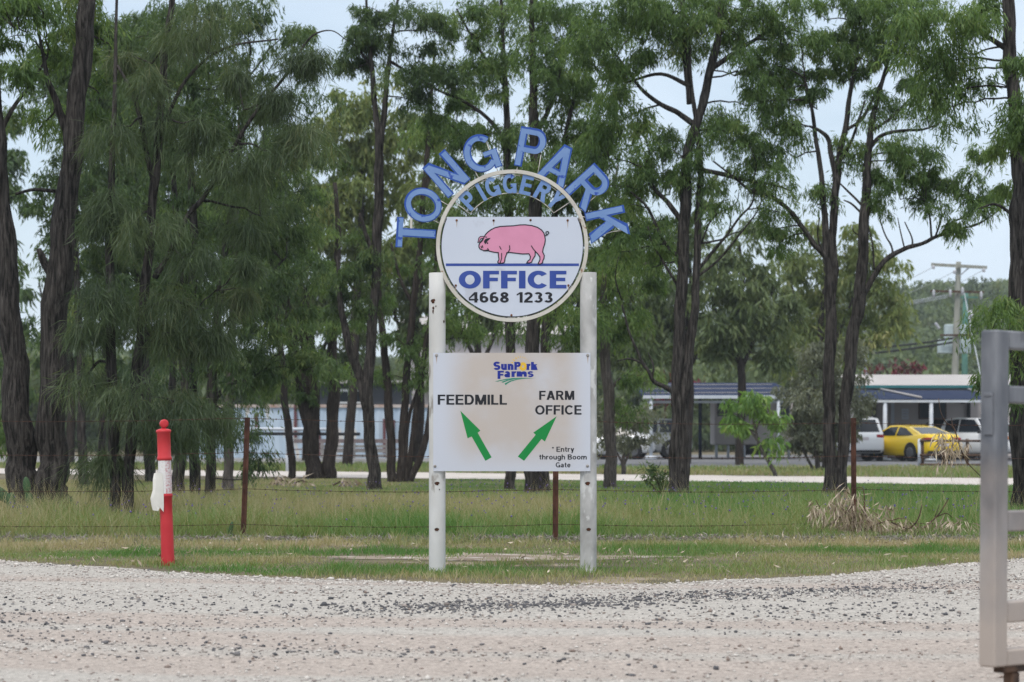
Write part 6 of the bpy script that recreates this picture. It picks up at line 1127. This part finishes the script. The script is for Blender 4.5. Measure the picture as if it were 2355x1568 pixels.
for q, (x, Y, lab) in enumerate(((2070, 124, 'crimson flowering bush showing above the office roof'), (1525, 117, 'crimson flowering bush behind the dark trunk above the carport'))):
    xs = 75 if q == 0 else 50
    deadbranch(lab, Y, [[(x, HY+H*F/Y, 6), (x+5, 930, 5), (x, 850, 3)]], [(x-xs*.5, 846 if q == 0 else 860, xs*.6, 16 if q == 0 else 26), (x+xs*.4, 848 if q == 0 else 868, xs*.6, 14 if q == 0 else 24), (x, 836 if q == 0 else 850, xs*.5, 14)]+([(x, 890, 50, 40)] if q else [(x, 880, 70, 30)]), 85+q, Ln=.28, Wd=.14, rs_=.45, leaf='leaf_red', name='flowering_bush', cat='bush', dens=1.3)
# dry litter along the fence foot and loose leaves on the verge
rg = np.random.RandomState(9)
def litter(name, X, Y, Ln, Wd, m_, z=.0, up=.35, tint=(.5, .22)):
    n = len(X); d = unit(np.stack([rg.normal(0, 1, n), rg.normal(0, 1, n), np.abs(rg.normal(0, up, n))], -1)); V, Fc = leafgeo(rg, np.stack([X, Y, z+rg.uniform(-.02, .03, n)], -1), d, Ln*rg.uniform(.5, 1.4, n), Wd*rg.uniform(.6, 1.4, n), .25)
    return tag(link(name, npmesh(name, V, Fc, np.repeat(np.clip(rg.normal(tint[0], tint[1], n), 0, 1), 2)), M[m_]), kind='stuff')
M['leaf_grey_dead'] = leafmat('grey thatch', [(.12, .10, .095), (.2, .175, .165), (.28, .25, .235), (.38, .34, .3)], trans=.1)
X = rg.uniform(-6.5, 6.5, 9000); litter('grey_thatch', X, 23.75+.12*vnoise(X*1.5, X*0, 3)+rg.normal(0, .16, 9000), .07, .008, 'leaf_grey_dead', -.02, .5)
X = rg.uniform(-5.5, 5.5, 900); Y = rg.uniform(17.5, 24, 900)**1; ok = (Y > edgeY(X)-.1) & (rg.uniform(0, 1, 900) < np.clip(.4+.6*vnoise(X*1.2, Y*1.2, 8), .05, 1)); litter('fallen_leaves', X[ok], Y[ok], .06, .014, 'leaf_dead', .01, .5, (.5, .3))
# prickly pear pads at the left trunks
M['cactus'] = mat('cactus green', (.035, .075, .03), (.055, .11, .045), scale=6, rough=.6, bump=.2)
def pads(label, Y, L_):
    o = at(L_[0][0], L_[0][1], Y); t = thing('prickly_pear', label, 'cactus', (o.x, Y, -.02))
    for x, y, a, b, ang in L_:
        mb = MB(); k = Y/F; Mx = Matrix.Translation(at(x, y, Y)) @ Matrix.Rotation(R(ang), 4, 'Y') @ Matrix.Diagonal((a*k, .022, b*k, 1))
        mb.lathe([(math.sin(t_)*(1 if t_ < 1.6 else 1), -math.cos(t_)) for t_ in np.linspace(.08, 3.06, 12)], 16, Mx); mb.build('pad', M['cactus'], t)
pads('prickly pear with tilted flat pads left of the thick pair of trunks', 28.8, [(48, 1180, 14, 26, -38), (26, 1156, 11, 24, 4), (6, 1138, 13, 26, -48), (62, 1118, 9, 22, -6), (68, 1150, 10, 22, -14)])
pads('single narrow cactus pad beside the left star picket', 24.3, [(531, 1216, 5, 18, 12), (534, 1236, 4, 10, 0)])
# bird
bd = MB(); Yk = gy(1071.5); k = Yk/F
def bp(x, y): X4, Y4 = (2440+x/13.07)/1.7401, (1750+y/13.07)/1.7401; return Vector((px(X4, Yk), Yk, pzz(Y4, Yk)))
z0 = -bp(600, 1470).z
S = [(510, 1480, 5), (560, 1400, 22), (590, 1350, 48), (640, 1290, 66), (672, 1240, 62), (680, 1200, 40), (668, 1165, 36), (650, 1140, 22), (630, 1150, 5)]
bd.tube([bp(x, y)+Vector((0, 0, z0)) for x, y, r in S], [r/13.07/1.74*k for x, y, r in S], 12)
for x in (590, 665): bd.tube([bp(x, 1350)+Vector((0, 0, z0)), bp(x, 1478)+Vector((0, -.01 if x < 600 else .01, z0))], .009, 5)
bm_ = mat('dark bird feathers', (.035, .045, .06), (.06, .07, .085), scale=30, rough=.8)
t_ = bm_.node_tree; gx_ = t_.nodes.new('ShaderNodeSeparateXYZ'); tcx = t_.nodes.new('ShaderNodeTexCoord'); t_.links.new(tcx.outputs['Generated'], gx_.inputs[0])
mr = t_.nodes.new('ShaderNodeMapRange'); mr.inputs[1].default_value = .78; mr.inputs[2].default_value = .86; t_.links.new(gx_.outputs[2], mr.inputs[0])
mx_ = t_.nodes.new('ShaderNodeMix'); mx_.data_type = 'RGBA'; mx_.inputs['B'].default_value = (.5, .42, .43, 1)
src = [l for l in t_.links if l.to_socket == t_.nodes['Principled BSDF'].inputs['Base Color']][0].from_socket
t_.links.new(src, mx_.inputs['A']); t_.links.new(mr.outputs[0], mx_.inputs['Factor']); t_.links.new(mx_.outputs['Result'], t_.nodes['Principled BSDF'].inputs['Base Color'])
tag(bd.build('bird', bm_), 'small dark bird with a pale head standing where the lawn meets the car park', 'bird')

# ------------------------------------------------------------------ air
HZ = True
if HZ:
    mb = MB(); mb.box((0, 330, 22), (800, 700, 54)); hm = bpy.data.materials.new('haze air'); hm.use_nodes = True; t = hm.node_tree; t.nodes.remove(t.nodes['Principled BSDF'])
    pv = t.nodes.new('ShaderNodeVolumePrincipled'); pv.inputs['Color'].default_value = (.78, .86, .95, 1); pv.inputs['Density'].default_value = .00034; pv.inputs['Anisotropy'].default_value = .0
    t.links.new(pv.outputs[0], t.nodes['Material Output'].inputs['Volume']); tag(mb.build('haze', hm), kind='stuff')
# rust runs under the bolts
def streak(x, z, y, wd, ln_, par):
    b = MB(); b.add([(x-wd/2, y, z), (x+wd/2, y, z), (x+wd*.28, y, z-ln_*.6), (x+wd*.05, y, z-ln_), (x-wd*.2, y, z-ln_*.55)], [(0, 4, 3, 2, 1)]); return b.build('rust_run', M['run'], par)
M['run'] = mat('rust stain', (.34, .245, .185), (.44, .37, .32), scale=30, rough=.6)
for q, (x, y) in enumerate(((627, 778), (909, 780), (1474, 778), (620, 1275), (1480, 1275))): p = z1(x, y); streak(p[0], p[1], YF-.0002, .008, (.05, .035, .06, .045, .05)[q], office)
for q, (x, y) in enumerate(((221, 220), (1121, 220))): p = z2(x, y); streak(p[0], p[1], YB-.0001, .010, .06, board)
